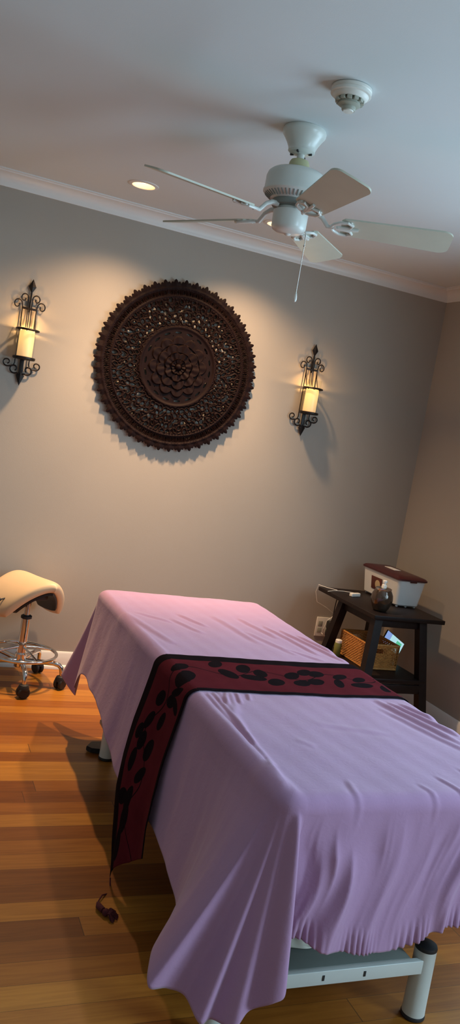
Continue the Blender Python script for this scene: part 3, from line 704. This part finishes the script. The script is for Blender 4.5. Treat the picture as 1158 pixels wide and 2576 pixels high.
# --- runner across the table
def make_runner():
    NB0 = 96-1                                # index in GR of rim ring (end of top)
    skirt = GR[NB0:]                          # rim, shoulder, skirt rows
    nv = 80; vs = np.linspace(0, .325, nv); V = []; UV = []
    us = list(np.arange(-.775, -.004, .004))
    def left_pt(y, l):
        """point l metres down the left side at table coordinate y"""
        st = min(max(yL(y), 2), IX['L1']-2); i = int(st); f = st-i
        col = skirt[:, i]*(1-f)+skirt[:, i+1]*f; col = col.copy(); col[:, 1] = y
        return col
    off = .0045; rows = []
    def topz(x, y): return ZT0+top_h(x, y)+off
    # length list along the runner, from right skirt to left end
    for l in np.linspace(.26, .0, 40):        # right side hanging part
        row = []
        for v in vs:
            y = 2.400-v; st = fs('R0', 'R1', (y-Y0-rc)/(Y1-Y0-2*rc)); col = skirt[:, int(st)]; d = np.concatenate([[0], np.cumsum(np.linalg.norm(np.diff(col, axis=0), axis=1))])
            p = np.array([np.interp(l, d, col[:, c]) for c in range(3)]); a = min(1, l/(rs*PI/2)); p = p+np.array([off*math.sin(a*PI/2), 0, off*math.cos(a*PI/2)]); p[1] = y; row.append(p); UV.append((-.735-l, v))
        rows.append(row)
    xs = np.linspace(X1-rs, X0+rs, 176)[1:]
    for x in xs:
        row = []
        for v in vs: y = 2.400-v+.004*math.sin(x*9); row.append(np.array([x, y, topz(x, y)])); UV.append((-(x-X0), v))
        rows.append(row)
    cols = []
    for v in vs:
        col = left_pt(2.400-v, 0); d = np.concatenate([[0], np.cumsum(np.linalg.norm(np.diff(col, axis=0), axis=1))]); cols.append((col, d))
    nl = 170
    for k in range(1, nl+1):
        row = []
        for v in vs:
            dr = .15*max(0, .665*k/nl-.22)**1.4/.30; col = left_pt(2.400-v-dr, 0); d = np.concatenate([[0], np.cumsum(np.linalg.norm(np.diff(col, axis=0), axis=1))])
            Lend = .665-.19*(v/.325)**.8 - .0
            l = Lend*k/nl; dm = d[-1]*.97
            if l <= dm: p = np.array([np.interp(l, d, col[:, c]) for c in range(3)])
            else:
                e = (col[-1]-col[-12]); e = e/np.linalg.norm(e); e = e*.35+np.array([0, 0, -1])*.65; e /= np.linalg.norm(e); p = np.array([np.interp(dm, d, col[:, c]) for c in range(3)])+e*(l-dm)
            a = min(1, l/(rs*PI/2)); p = p+np.array([-(off+.016*min(1, l*3))*math.sin(a*PI/2), 0, off*math.cos(a*PI/2)])
            drift = .15*max(0, l-.22)**1.4/.30
            p[1] = 2.400-v-drift; p[0] += -.006*math.sin(v*19+.5)*min(1, l*3)*(1+.5*math.sin(l*6))
            p[2] = max(p[2], .006)
            row.append(p); UV.append((l-.028, v))
        rows.append(row)
    A = np.array(rows).reshape(-1, 3); n = len(rows); F = []
    for i in range(n-1):
        for j in range(nv-1): a = i*nv+j; F.append((a, a+1, a+nv+1, a+nv))
    o = grid_obj('table_runner', A, F, 'runner', uv=UV)
    if o.data.polygons[len(F)//2].normal.z < 0: o.data.flip_normals()
    md = o.modifiers.new('Solidify', 'SOLIDIFY'); md.thickness = .0018; md.offset = 1
    tag(o, 'dark maroon runner with black leaf pattern laid across the lilac sheet', 'table runner')
    tip = rows[-1][0]
    # tassel of the far corner, lying on the floor
    bm = bmesh.new(); t0 = Vector(tip)+Vector((-.001, -.004, 0))
    tube(bm, [t0, t0+Vector((-.008, -.045, -.02)), Vector((.690, 2.150, .010)), Vector((.676, 2.130, .006)), Vector((.670, 2.112, .008))], .0022, 8)
    tube(bm, [Vector((.670, 2.117, .009)), Vector((.668, 2.097, .012)), Vector((.676, 2.074, .013))], [.004, .009, .008], 10)
    bmesh.ops.create_icosphere(bm, subdivisions=2, radius=.011, matrix=Matrix.Translation((.682, 2.066, .0115)))
    for k in range(60):
        a = rng.uniform(-.95, .95); L_ = rng.uniform(.022, .038); hh = rng.uniform(.003, .016)
        d = Vector((math.cos(a-.35), math.sin(a-.35), 0)); p0 = Vector((.682, 2.064, .011)); tube(bm, [p0, p0+d*L_*.5+Vector((0, 0, hh*.5)), p0+d*L_+Vector((0, 0, -.008))], .0016, 5)
    fix(bm); link('tassel', bm, 'redcord', o)
    return o
make_runner()
# crumpled pale cloth on the base frame behind the near beam
def crumple():
    nx, ny = 90, 40; V = []; F = []
    for i in range(nx):
        for j in range(ny):
            u, v = i/(nx-1), j/(ny-1); x = .93+.30*u; y = 1.632+.20*v
            h = .013+.010*math.sin(u*21+3*math.sin(v*7))*math.sin(v*9+u*5)+.006*math.sin(u*47+v*13)+.004*math.sin(v*39-u*20); e = min(1, min(u, 1-u)*9)*min(1, min(v, 1-v)*5)
            V.append((x+.006*math.sin(v*11), y-.006*math.sin(u*17)+.004, .1655+.004+max(0, h)*e*1.9+.008*e))
    for i in range(nx-1):
        for j in range(ny-1): a = i*ny+j; F.append((a, a+ny, a+ny+1, a+1))
    o = grid_obj('folded_cloth', V, F, 'pad'); md = o.modifiers.new('S', 'SOLIDIFY'); md.thickness = .0025; md.offset = 1
    return tag(o, 'crumpled cream cloth on the table base behind the near beam', 'cloth')
crumple()

# ------------------------------------------------------------------ saddle stool
SX, SY = .661, 3.961
st = thing('saddle_stool', 'cream saddle stool with chrome base and black casters beside the back wall', 'stool', (SX, SY, 0))
def make_saddle():
    # cushion: arch cross-section (v) swept along the axis (u)
    nu, nv = 34, 60; top, bot = [], []
    def arch(w, h, v): return (w*math.sin(v*R(78))/math.sin(R(78)), -h*((v*v+.02)**.72-.02**.72))
    for i in range(nu+1):
        u = i/nu; row, row2 = [], []
        w = .178+.040*u; h = .205+.010*u; zr_ = .548+.006*(2*u-1)**2-.010*u
        endr = math.sqrt(max(0, 1-abs(2*u-1)**6))
        for j in range(nv+1):
            v = -1+2*j/nv
            y0 = -.180+.150*abs(v)**1.1; y1 = .175-.02*abs(v)**2; ax = y0+(y1-y0)*u
            o_ = arch(w, h, v); e_ = 1e-3; a_ = arch(w, h, v-e_); b_ = arch(w, h, v+e_); tx, tz = b_[0]-a_[0], b_[1]-a_[1]; l = math.hypot(tx, tz); n_ = (-tz/l, tx/l)
            th_ = .060*(1-.12*abs(v)**3); er = math.sqrt(max(0, 1-abs(v)**10)); k = th_*(.12+.88*er)*(.15+.85*endr)
            row.append((o_[0]-n_[0]*(th_-k)*.5, ax, zr_+o_[1]-n_[1]*(th_-k)*.5)); row2.append((o_[0]-n_[0]*(th_+k)*.5, ax, zr_+o_[1]-n_[1]*(th_+k)*.5))
        top.append(row); bot.append(row2)
    bm = bmesh.new(); T = [[bm.verts.new(p) for p in r] for r in top]; Bv = [[bm.verts.new(p) for p in r] for r in bot]
    for i in range(nu):
        for j in range(nv): bm.faces.new((T[i][j], T[i+1][j], T[i+1][j+1], T[i][j+1])); bm.faces.new((Bv[i][j], Bv[i][j+1], Bv[i+1][j+1], Bv[i+1][j]))
    for i in range(nu):
        bm.faces.new((T[i][0], Bv[i][0], Bv[i+1][0], T[i+1][0])); bm.faces.new((T[i][nv], T[i+1][nv], Bv[i+1][nv], Bv[i][nv]))
    for j in range(nv):
        bm.faces.new((T[0][j], T[0][j+1], Bv[0][j+1], Bv[0][j])); bm.faces.new((T[nu][j], Bv[nu][j], Bv[nu][j+1], T[nu][j+1]))
    fix(bm); return bm, bot
bm, bot = make_saddle()
SROT = Matrix.Translation((.014, 0, -.004)) @ Matrix.Rotation(R(SADDLE_ROT if 'SADDLE_ROT' in globals() else 26), 4, 'Z')
bmesh.ops.transform(bm, matrix=SROT, verts=bm.verts)
seat = link('saddle_seat', bm, 'saddle', st)
sm_ = seat.modifiers.new('sub', 'SUBSURF'); sm_.levels = 1; sm_.render_levels = 2
bm = bmesh.new(); sub = [r[6:-6] for r in bot[2:-3]]        # black shell lining the underside
g1 = [[bm.verts.new((p[0]*.985, p[1], p[2]-.003)) for p in r] for r in sub]; g2 = [[bm.verts.new((p[0]*.93, p[1], p[2]-.014)) for p in r] for r in sub]
for i in range(len(sub)-1):
    for j in range(len(sub[0])-1): bm.faces.new((g1[i][j], g1[i+1][j], g1[i+1][j+1], g1[i][j+1])); bm.faces.new((g2[i][j], g2[i][j+1], g2[i+1][j+1], g2[i+1][j]))
n_, m_ = len(sub)-1, len(sub[0])-1
for i in range(n_): bm.faces.new((g1[i][0], g2[i][0], g2[i+1][0], g1[i+1][0])); bm.faces.new((g1[i][m_], g1[i+1][m_], g2[i+1][m_], g2[i][m_]))
for j in range(m_): bm.faces.new((g1[0][j], g1[0][j+1], g2[0][j+1], g2[0][j])); bm.faces.new((g1[n_][j], g2[n_][j], g2[n_][j+1], g1[n_][j+1]))
box(bm, (-.035, -.08, .440), (.035, .08, .480), .006)
fix(bm); bmesh.ops.transform(bm, matrix=SROT, verts=bm.verts); link('underseat_shell', bm, 'rubber', st)
bm = bmesh.new(); tube(bm, [(0, 0, .452), (-.09, -.05, .440), (-.165, -.085, .425)], .004, 8); tube(bm, [(-.145, -.075, .430), (-.19, -.098, .418)], .008, 10); fix(bm); link('height_lever', bm, 'rubber', st)
link('gas_lift', lathe(bmesh.new(), [(.014, .330), (.014, .425), (.018, .430), (.020, .452)], 32), 'chrome', st)
link('lift_collar', lathe(bmesh.new(), [(.021, .326), (.0265, .329), (.0265, .340), (.019, .345)], 32), 'rubber', st)
link('column', lathe(bmesh.new(), [(.026, .085), (.0275, .10), (.0275, .150), (.021, .158), (.021, .328)], 36), 'chrome', st)
# foot ring with three spokes
fr = bmesh.new(); tube(fr, [(.170*math.cos(2*PI*k/72), .170*math.sin(2*PI*k/72), .158) for k in range(72)], .0085, 12, closed=True)
for a in (20, 110, 200, 290): 
    c_, s_ = math.cos(R(a)), math.sin(R(a)); tube(fr, [(.020*c_, .020*s_, .185), (.09*c_, .09*s_, .176), (.164*c_, .164*s_, .160)], .0055, 10)
fix(fr); rg = link('foot_ring', fr, 'chrome', st)
for k in range(5):
    a = R(-90+72*k); c_, s_ = math.cos(a), math.sin(a)
    bm = bmesh.new(); tube(bm, [(.02*c_, .02*s_, .118), (.10*c_, .10*s_, .122), (.165*c_, .165*s_, .124), (.190*c_, .190*s_, .119), (.204*c_, .204*s_, .105), (.208*c_, .208*s_, .080), (.208*c_, .208*s_, .058)], [.013, .012, .012, .012, .0115, .010, .009], 14); fix(bm)
    arm = link('base_arm', bm, 'chrome', st)
    bm = bmesh.new(); w_ = Vector((c_, s_, 0)); ct = Vector((.208*c_, .208*s_, .029)); sw = rng.uniform(0, 6.28); axd = Vector((math.cos(sw), math.sin(sw), 0))
    q = axd.to_track_quat('Z', 'Y').to_matrix().to_4x4()
    for s_2 in (-1, 1):
        b2 = bmesh.new(); lathe(b2, [(.010, -.008), (.024, -.0085), (.0285, -.004), (.0285, .004), (.024, .0085), (.010, .008)], 32)
        bmesh.ops.transform(b2, matrix=Matrix.Translation(ct+axd*s_2*.0135) @ q, verts=b2.verts); me_ = bpy.data.meshes.new('tmp'); b2.to_mesh(me_); b2.free(); bm.from_mesh(me_); bpy.data.meshes.remove(me_)
    tube(bm, [ct-axd*.018, ct+axd*.018], .006, 10); fix(bm)
    bmh = lathe(bm, [(.012, .036), (.026, .040), (.027, .050), (.021, .064), (.012, .068)], 28, c=(ct.x, ct.y, 0))
    link('caster', bmh, 'rubber', arm)

# ------------------------------------------------------------------ corner table and the things on it
TX0, TX1, TY0, TY1, TZ = 2.300, 2.735, 3.475, 4.095, .600
tb = thing('corner_table', 'small dark wooden table with splayed legs in the corner', 'side table', ((TX0+TX1)/2, (TY0+TY1)/2, 0)); tox, toy = -(TX0+TX1)/2, -(TY0+TY1)/2
def TT(bm): bmesh.ops.translate(bm, vec=(tox, toy, 0), verts=bm.verts); return bm
link('tabletop', TT(bx((TX0, TY0, TZ-.022), (TX1, TY1, TZ), .003)), 'wood', tb)
def beam(bm, p, q, w, d):
    a, b = Vector(p), Vector(q)
    V = [bm.verts.new((c.x+sx*w/2, c.y+sy*d/2, c.z)) for c in (a, b) for sx, sy in ((-1, -1), (1, -1), (1, 1), (-1, 1))]
    bm.faces.new(V[0:4]); bm.faces.new(V[4:8][::-1])
    for i in range(4): bm.faces.new((V[i], V[(i+1) % 4], V[4+(i+1) % 4], V[4+i]))
    fix(bm)
LT = {(0, 0): ((2.345, 3.520), (2.262, 3.415)), (0, 1): ((2.345, 3.860), (2.262, 3.930)), (1, 0): ((2.615, 3.520), (2.665, 3.415)), (1, 1): ((2.615, 3.97), (2.665, 4.05))}
for kk, (a, b) in LT.items():
    bm = bmesh.new(); beam(bm, (*a, TZ-.021), (*b, .001), .046, .046); link('leg', TT(bm), 'wood', tb, smooth=False)
def leg_at(kk, zz): a, b = LT[kk]; f = (TZ-.021-zz)/(TZ-.022); return (a[0]+(b[0]-a[0])*f, a[1]+(b[1]-a[1])*f)
bm = bmesh.new(); box(bm, (2.345, 3.508, .535), (2.615, 3.526, .578), .002); box(bm, (2.345, 3.865, .535), (2.615, 3.883, .578), .002); box(bm, (2.336, 3.52, .535), (2.354, 3.87, .578), .002); box(bm, (2.606, 3.52, .535), (2.624, 3.90, .578), .002)
link('apron', TT(bm), 'wood', tb)
ZS = .282
link('shelf', TT(bx((2.285, 3.44, ZS-.022), (2.655, 3.99, ZS), .003)), 'wood', tb)
link('lower_rail', TT(bx((2.29, 3.435, .210), (2.645, 3.455, .256), .003)), 'wood', tb)

# wicker basket
def basket():
    bx0, bx1, by0, by1, z0, z1 = 2.368, 2.562, 3.590, 3.865, ZS+.002, ZS+.136
    o = thing('wicker_basket', 'honey coloured wicker basket with a handle slot on the lower shelf', 'basket', ((bx0+bx1)/2, (by0+by1)/2, ZS)); cx_, cy_ = -(bx0+bx1)/2, -(by0+by1)/2
    T = lambda bm: (bmesh.ops.translate(bm, vec=(cx_, cy_, -ZS), verts=bm.verts), bm)[1]
    def panel(axis, pos, a, b, slot):
        bm = bmesh.new()
        P = (lambda u, n, zz: (pos+n, u, zz)) if axis == 'x' else (lambda u, n, zz: (u, pos+n, zz))
        L = b-a; nsp = int(L/.011)
        for k in range(nsp+1):                # vertical spokes
            u = a+L*k/nsp; segs = [(z0, z1)]
            if slot and a+L*.12 < u < a+L*.52: segs = [(z0, z0+.088), (z0+.112, z1)]
            for s0, s1 in segs: tube(bm, [P(u, 0, s0), P(u, 0, s1)], .0016, 6)
        nw = 15
        for r in range(nw):                   # woven strands
            zz = z0+.012+(z1-z0-.024)*r/(nw-1)
            if slot and z0+.088 < zz < z0+.112: rngs = [(a, a+L*.12), (a+L*.52, b)]
            else: rngs = [(a+L*.0, b)]
            for ra, rb in rngs:
                n = max(6, int((rb-ra)/.0028)); pts = [P(ra+(rb-ra)*i/n, .0022*math.sin(((ra-a)+(rb-ra)*i/n)/(L/nsp)*PI+(r % 2)*PI), zz) for i in range(n+1)]
                if r in (2, 3, 11, 12) and not slot and False: continue
                # open lattice near the ends of the panel: strands thinner
                tube(bm, pts, [.0016 if (min(i, n-i)/n < .20 and .08 < r/nw < .92) else .0034 for i in range(n+1)], 6)
        for zz, rr in ((z0+.004, .0055), (z1-.003, .0065)): tube(bm, [P(a-.002, 0, zz), P((a+b)/2, .001, zz), P(b+.002, 0, zz)], rr, 8)
        for u in (a, b): tube(bm, [P(u, 0, z0), P(u, 0, z1)], .005, 8)
        return T(fix(bm))
    link('basket_side', panel('x', bx0, by0, by1, False), 'wicker', o); link('basket_side', panel('x', bx1, by0, by1, False), 'wicker', o)
    link('basket_front', panel('y', by0, bx0, bx1, True), 'wicker', o); link('basket_back', panel('y', by1, bx0, bx1, True), 'wicker', o)
    link('basket_bottom', T(bx((bx0, by0, z0), (bx1, by1, z0+.005), .001)), 'wicker', o)
basket()
# phone with a lit screen leaning beside the basket
ph = thing('phone', 'phone with a lit blue and green screen leaning behind the basket', 'phone')
bm = bmesh.new(); box(bm, (-.08, -.004, -.042), (.08, .004, .042), .004); link('phone_body', bm, 'rubber', ph)
bm = bmesh.new(); box(bm, (-.075, -.0052, -.038), (.075, -.0042, .038), .0004); link('screen', bm, 'screen', ph, smooth=False)
ph.location = (2.705, 3.860, ZS+.080); ph.rotation_euler = (R(-8), R(30), R(4))
# jar and lid behind the basket's left side
t = thing('small_jar', 'small olive jar with a pale lid behind the left side of the basket', 'jar', (2.318, 3.80, ZS))
link('jar_body', lathe(bmesh.new(), [(.018, .001), (.020, .004), (.020, .070), (.017, .076)], 32), 'green', t); link('jar_lid', lathe(bmesh.new(), [(.018, .076), (.018, .090), (.015, .093)], 32), 'plastic', t)

# warmer box with maroon lid
def warmer():
    x0, x1, y0, y1 = 2.560, 2.745, 3.700, 4.090; zb, zt = TZ+.008, TZ+.150
    o = thing('wax_warmer', 'white box with curved maroon lid on top of the corner table', 'wax warmer', ((x0+x1)/2, (y0+y1)/2, TZ)); cx_, cy_ = (x0+x1)/2, (y0+y1)/2
    hx, hy = (x1-x0)/2, (y1-y0)/2
    def rr(hx, hy, r, n=8):
        P = []
        for sx, sy, a0 in ((1, 1, 0), (-1, 1, 90), (-1, -1, 180), (1, -1, 270)):
            for k in range(n+1): a = R(a0+90*k/n); P.append((sx*(hx-r)+r*math.cos(a), sy*(hy-r)+r*math.sin(a)))
        return P
    def loft(levels, inset_r):
        bm = bmesh.new(); rings = []
        for (sx, sy, zz) in levels: rings.append([bm.verts.new((x, y, zz-TZ)) for x, y in rr(hx+sx, hy+sy, inset_r)])
        n = len(rings[0])
        for i in range(len(rings)-1):
            for k in range(n): bm.faces.new((rings[i][k], rings[i][(k+1) % n], rings[i+1][(k+1) % n], rings[i+1][k]))
        bm.faces.new(rings[0][::-1]); bm.faces.new(rings[-1]); return fix(bm)
    link('tub', loft([(-.024, -.024, zb), (-.018, -.018, zb+.006), (-.004, -.004, zt-.004), (0, 0, zt)], .022), 'tubwhite', o)
    lid = link('lid', loft([(.001, .001, zt), (.005, .005, zt+.002), (.005, .005, zt+.010), (-.004, -.004, zt+.018), (-.035, -.05, zt+.026), (-.07, -.12, zt+.029)], .024), 'maroon', o)
    bm = bmesh.new(); box(bm, (-.030, -.04, zt+.0275-TZ), (.012, .065, zt+.0305-TZ), .001); link('paper_label', bm, 'label', lid)
    bm = bmesh.new(); box(bm, (-.020, -hy-.006, zt-.006-TZ), (.020, -hy+.004, zt+.008-TZ), .002); link('latch', bm, 'maroon', lid)
    # printed square badge with a cream disc on the left side
    mt = Matrix.Translation((-hx+.0075, .030, .082)) @ Matrix.Rotation(R(-8.5), 4, 'Y')
    bm = bmesh.new(); box(bm, (-.0015, -.055, -.036), (.0015, .055, .036), .0005, mt); bd = link('badge', bm, 'brownprint', o)
    bm = bmesh.new(); b2 = lathe(bm, [(.001, -.001), (.026, -.001), (.026, .001), (.001, .001)], 32); bmesh.ops.transform(bm, matrix=mt @ Matrix.Translation((-.0018, -.014, -.004)) @ Matrix.Rotation(R(90), 4, 'Y'), verts=bm.verts); link('badge_disc', bm, 'creamprint', bd)
    for sx in (-1, 1):
        for sy in (-1, 1): link('foot', lathe(bmesh.new(), [(.006, .0005), (.007, .002), (.008, .010)], 16, c=(sx*(hx-.035), sy*(hy-.035), 0)), 'tubwhite', o)
    link('foot', lathe(bmesh.new(), [(.006, .0005), (.007, .002), (.008, .010)], 16, c=(0, -(hy-.035), 0)), 'tubwhite', o)
warmer()
# smoked glass dispenser with a white pump
t = thing('pump_dispenser', 'smoked amber glass jar with white pump on the corner table edge', 'soap dispenser', (2.398, 3.590, TZ))
link('glass_jar', lathe(bmesh.new(), [(.030, .001), (.036, .004), (.046, .022), (.056, .052), (.0575, .068), (.054, .090), (.045, .108), (.041, .113)], 56), 'jar', t)
link('collar', lathe(bmesh.new(), [(.041, .111), (.0425, .114), (.0425, .121), (.036, .124), (.012, .125)], 40), 'silver', t)
bm = lathe(bmesh.new(), [(.0135, .124), (.0135, .138), (.008, .141), (.0075, .150), (.0115, .151), (.0115, .160), (.008, .163)], 28); tube(bm, [(0, 0, .156), (.018, .014, .156), (.026, .020, .150)], .0045, 10); fix(bm)
link('pump', bm, 'plastic', t)
# power adapter block with white cable, outlet with black plug
t = thing('adapter_block', 'small white adapter block with a cable lying on the corner table', 'power adapter', (2.430, 3.90, TZ), R(20))
link('adapter_body', bx((-.042, -.011, .0005), (.032, .011, .020), .004), 'plastic', t)
bm = bmesh.new(); tube(bm, [(.030, .0, .010), (.045, .012, .008), (.055, .05, .006), (.02, .10, .004), (-.05, .115, .004), (-.12, .10, .004)], .0017, 8); fix(bm); link('lead', bm, 'plastic', t)
t = thing('wall_outlet', 'white wall outlet low on the back wall, beside the corner table', 'outlet', (2.452, D, .335))
link('cover_plate', bx((-.056, -.006, -.058), (.056, -.0005, .058), .002), 'plastic', t)
for zz in (.020, -.020):
    for xx_ in (-.030, .024): link('socket', bx((xx_-.014, -.0075, zz-.015), (xx_+.014, -.0055, zz+.015), .001), 'grillegrey', t)
t = thing('power_plug', 'black plugs pushed into the wall outlet', 'plug', (2.480, D-.008, .335))
bm = bmesh.new(); box(bm, (-.020, -.040, -.004), (.018, -.0005, .044), .006); box(bm, (-.018, -.034, -.050), (.022, -.0005, -.010), .006); link('plug_body', bm, 'rubber', t)
bm = bmesh.new(); tube(bm, [(.006, -.040, -.03), (.03, -.06, -.05), (.06, -.09, -.08), (.10, -.10, -.16), (.11, -.08, -.30), (.10, -.05, -.325)], .0028, 8); fix(bm); link('lead', bm, 'rubber', t)
bm = bmesh.new(); tube(bm, [(2.437, D-.010, .300), (2.428, D-.05, .30), (2.405, D-.085, .345), (2.415, D-.09, .395), (2.470, D-.075, .430), (2.40, D-.08, .47), (2.33, D-.085, .50), (2.31, D-.085, .56), (2.315, D-.095, .604), (2.335, D-.155, .6035), (2.38, D-.20, .6028)], .0019, 8)
fix(bm); tag(link('white_cable', bm, 'plastic'), 'thin white cable looping from the wall outlet up to the tabletop', 'cable')
bm = bmesh.new(); tube(bm, [(2.390, 4.02, .574), (2.388, 4.025, .50), (2.384, 4.02, .40), (2.38, 4.02, .25), (2.385, 4.03, .12), (2.41, 4.10, .004)], .0028, 8); fix(bm); tag(link('black_cable', bm, 'rubber'), 'black cable hanging behind the basket under the corner table', 'cable')

# ------------------------------------------------------------------ lights
def light(name, ty, loc, energy, col, **kw):
    l = bpy.data.lights.new(name, ty); l.energy = energy; l.color = col
    for k, v in kw.items():
        if k not in ('rot', 'target'): setattr(l, k, v)
    o = bpy.data.objects.new(name, l); C.objects.link(o); o.location = loc
    if 'rot' in kw: o.rotation_euler = kw['rot']
    return o
WARM = (1, .60, .30)
for x, y in DL:
    light('downlight_beam', 'SPOT', (x, y, CZ-.004), 118, (1, .64, .36), spot_size=R(72), spot_blend=1.0, shadow_soft_size=.035)
    light('downlight_spill', 'SPOT', (x, y, CZ-.004), 82, (1, .64, .36), spot_size=R(122), spot_blend=1.0, shadow_soft_size=.035)
for x, zz, _ in SC:
    light('candle_flame', 'POINT', (x, D-.066, zz+.276), 1.15, (1, .55, .20), shadow_soft_size=.006)
COOL = (.56, .80, 1.0)
light('window_daylight', 'AREA', (RX+.12, (WY0+WY1)/2, (WZ0+WZ1)/2), 52, COOL, shape='RECTANGLE', size=WY1-WY0, size_y=WZ1-WZ0, rot=(R(84), 0, R(90)))
light('near_window_daylight', 'AREA', (RX+.12, (VY0+VY1)/2, (WZ0+WZ1)/2), 115, COOL, shape='RECTANGLE', size=VY1-VY0, size_y=WZ1-WZ0, rot=(R(78), 0, R(90)))
w = bpy.data.worlds.new('World'); scn.world = w; w.use_nodes = True
bg = w.node_tree.nodes['Background']; bg.inputs[0].default_value = (.5, .68, .9, 1); bg.inputs[1].default_value = .35

# ------------------------------------------------------------------ camera
F, yaw, pit, rol, ch = 2066.644, .38906, -.096525, .169991, 1.387
f = Vector((math.sin(yaw)*math.cos(pit), math.cos(yaw)*math.cos(pit), math.sin(pit))); r = Vector((math.cos(yaw), -math.sin(yaw), 0)); u = r.cross(f)
r2 = r*math.cos(rol)+u*math.sin(rol); u2 = -r*math.sin(rol)+u*math.cos(rol)
cam = bpy.data.cameras.new('Camera'); co = bpy.data.objects.new('Camera', cam); C.objects.link(co); scn.camera = co
cam.sensor_fit = 'VERTICAL'; cam.sensor_height = 36; cam.lens = F/2576*36; cam.clip_start = .02
co.matrix_world = Matrix(((r2.x, u2.x, -f.x, 0), (r2.y, u2.y, -f.y, 0), (r2.z, u2.z, -f.z, ch), (0, 0, 0, 1)))
scn.view_settings.view_transform = 'Standard'; scn.view_settings.look = 'None'; scn.view_settings.gamma = 1; scn.view_settings.use_curve_mapping = False
scn.view_settings.exposure = 0.0
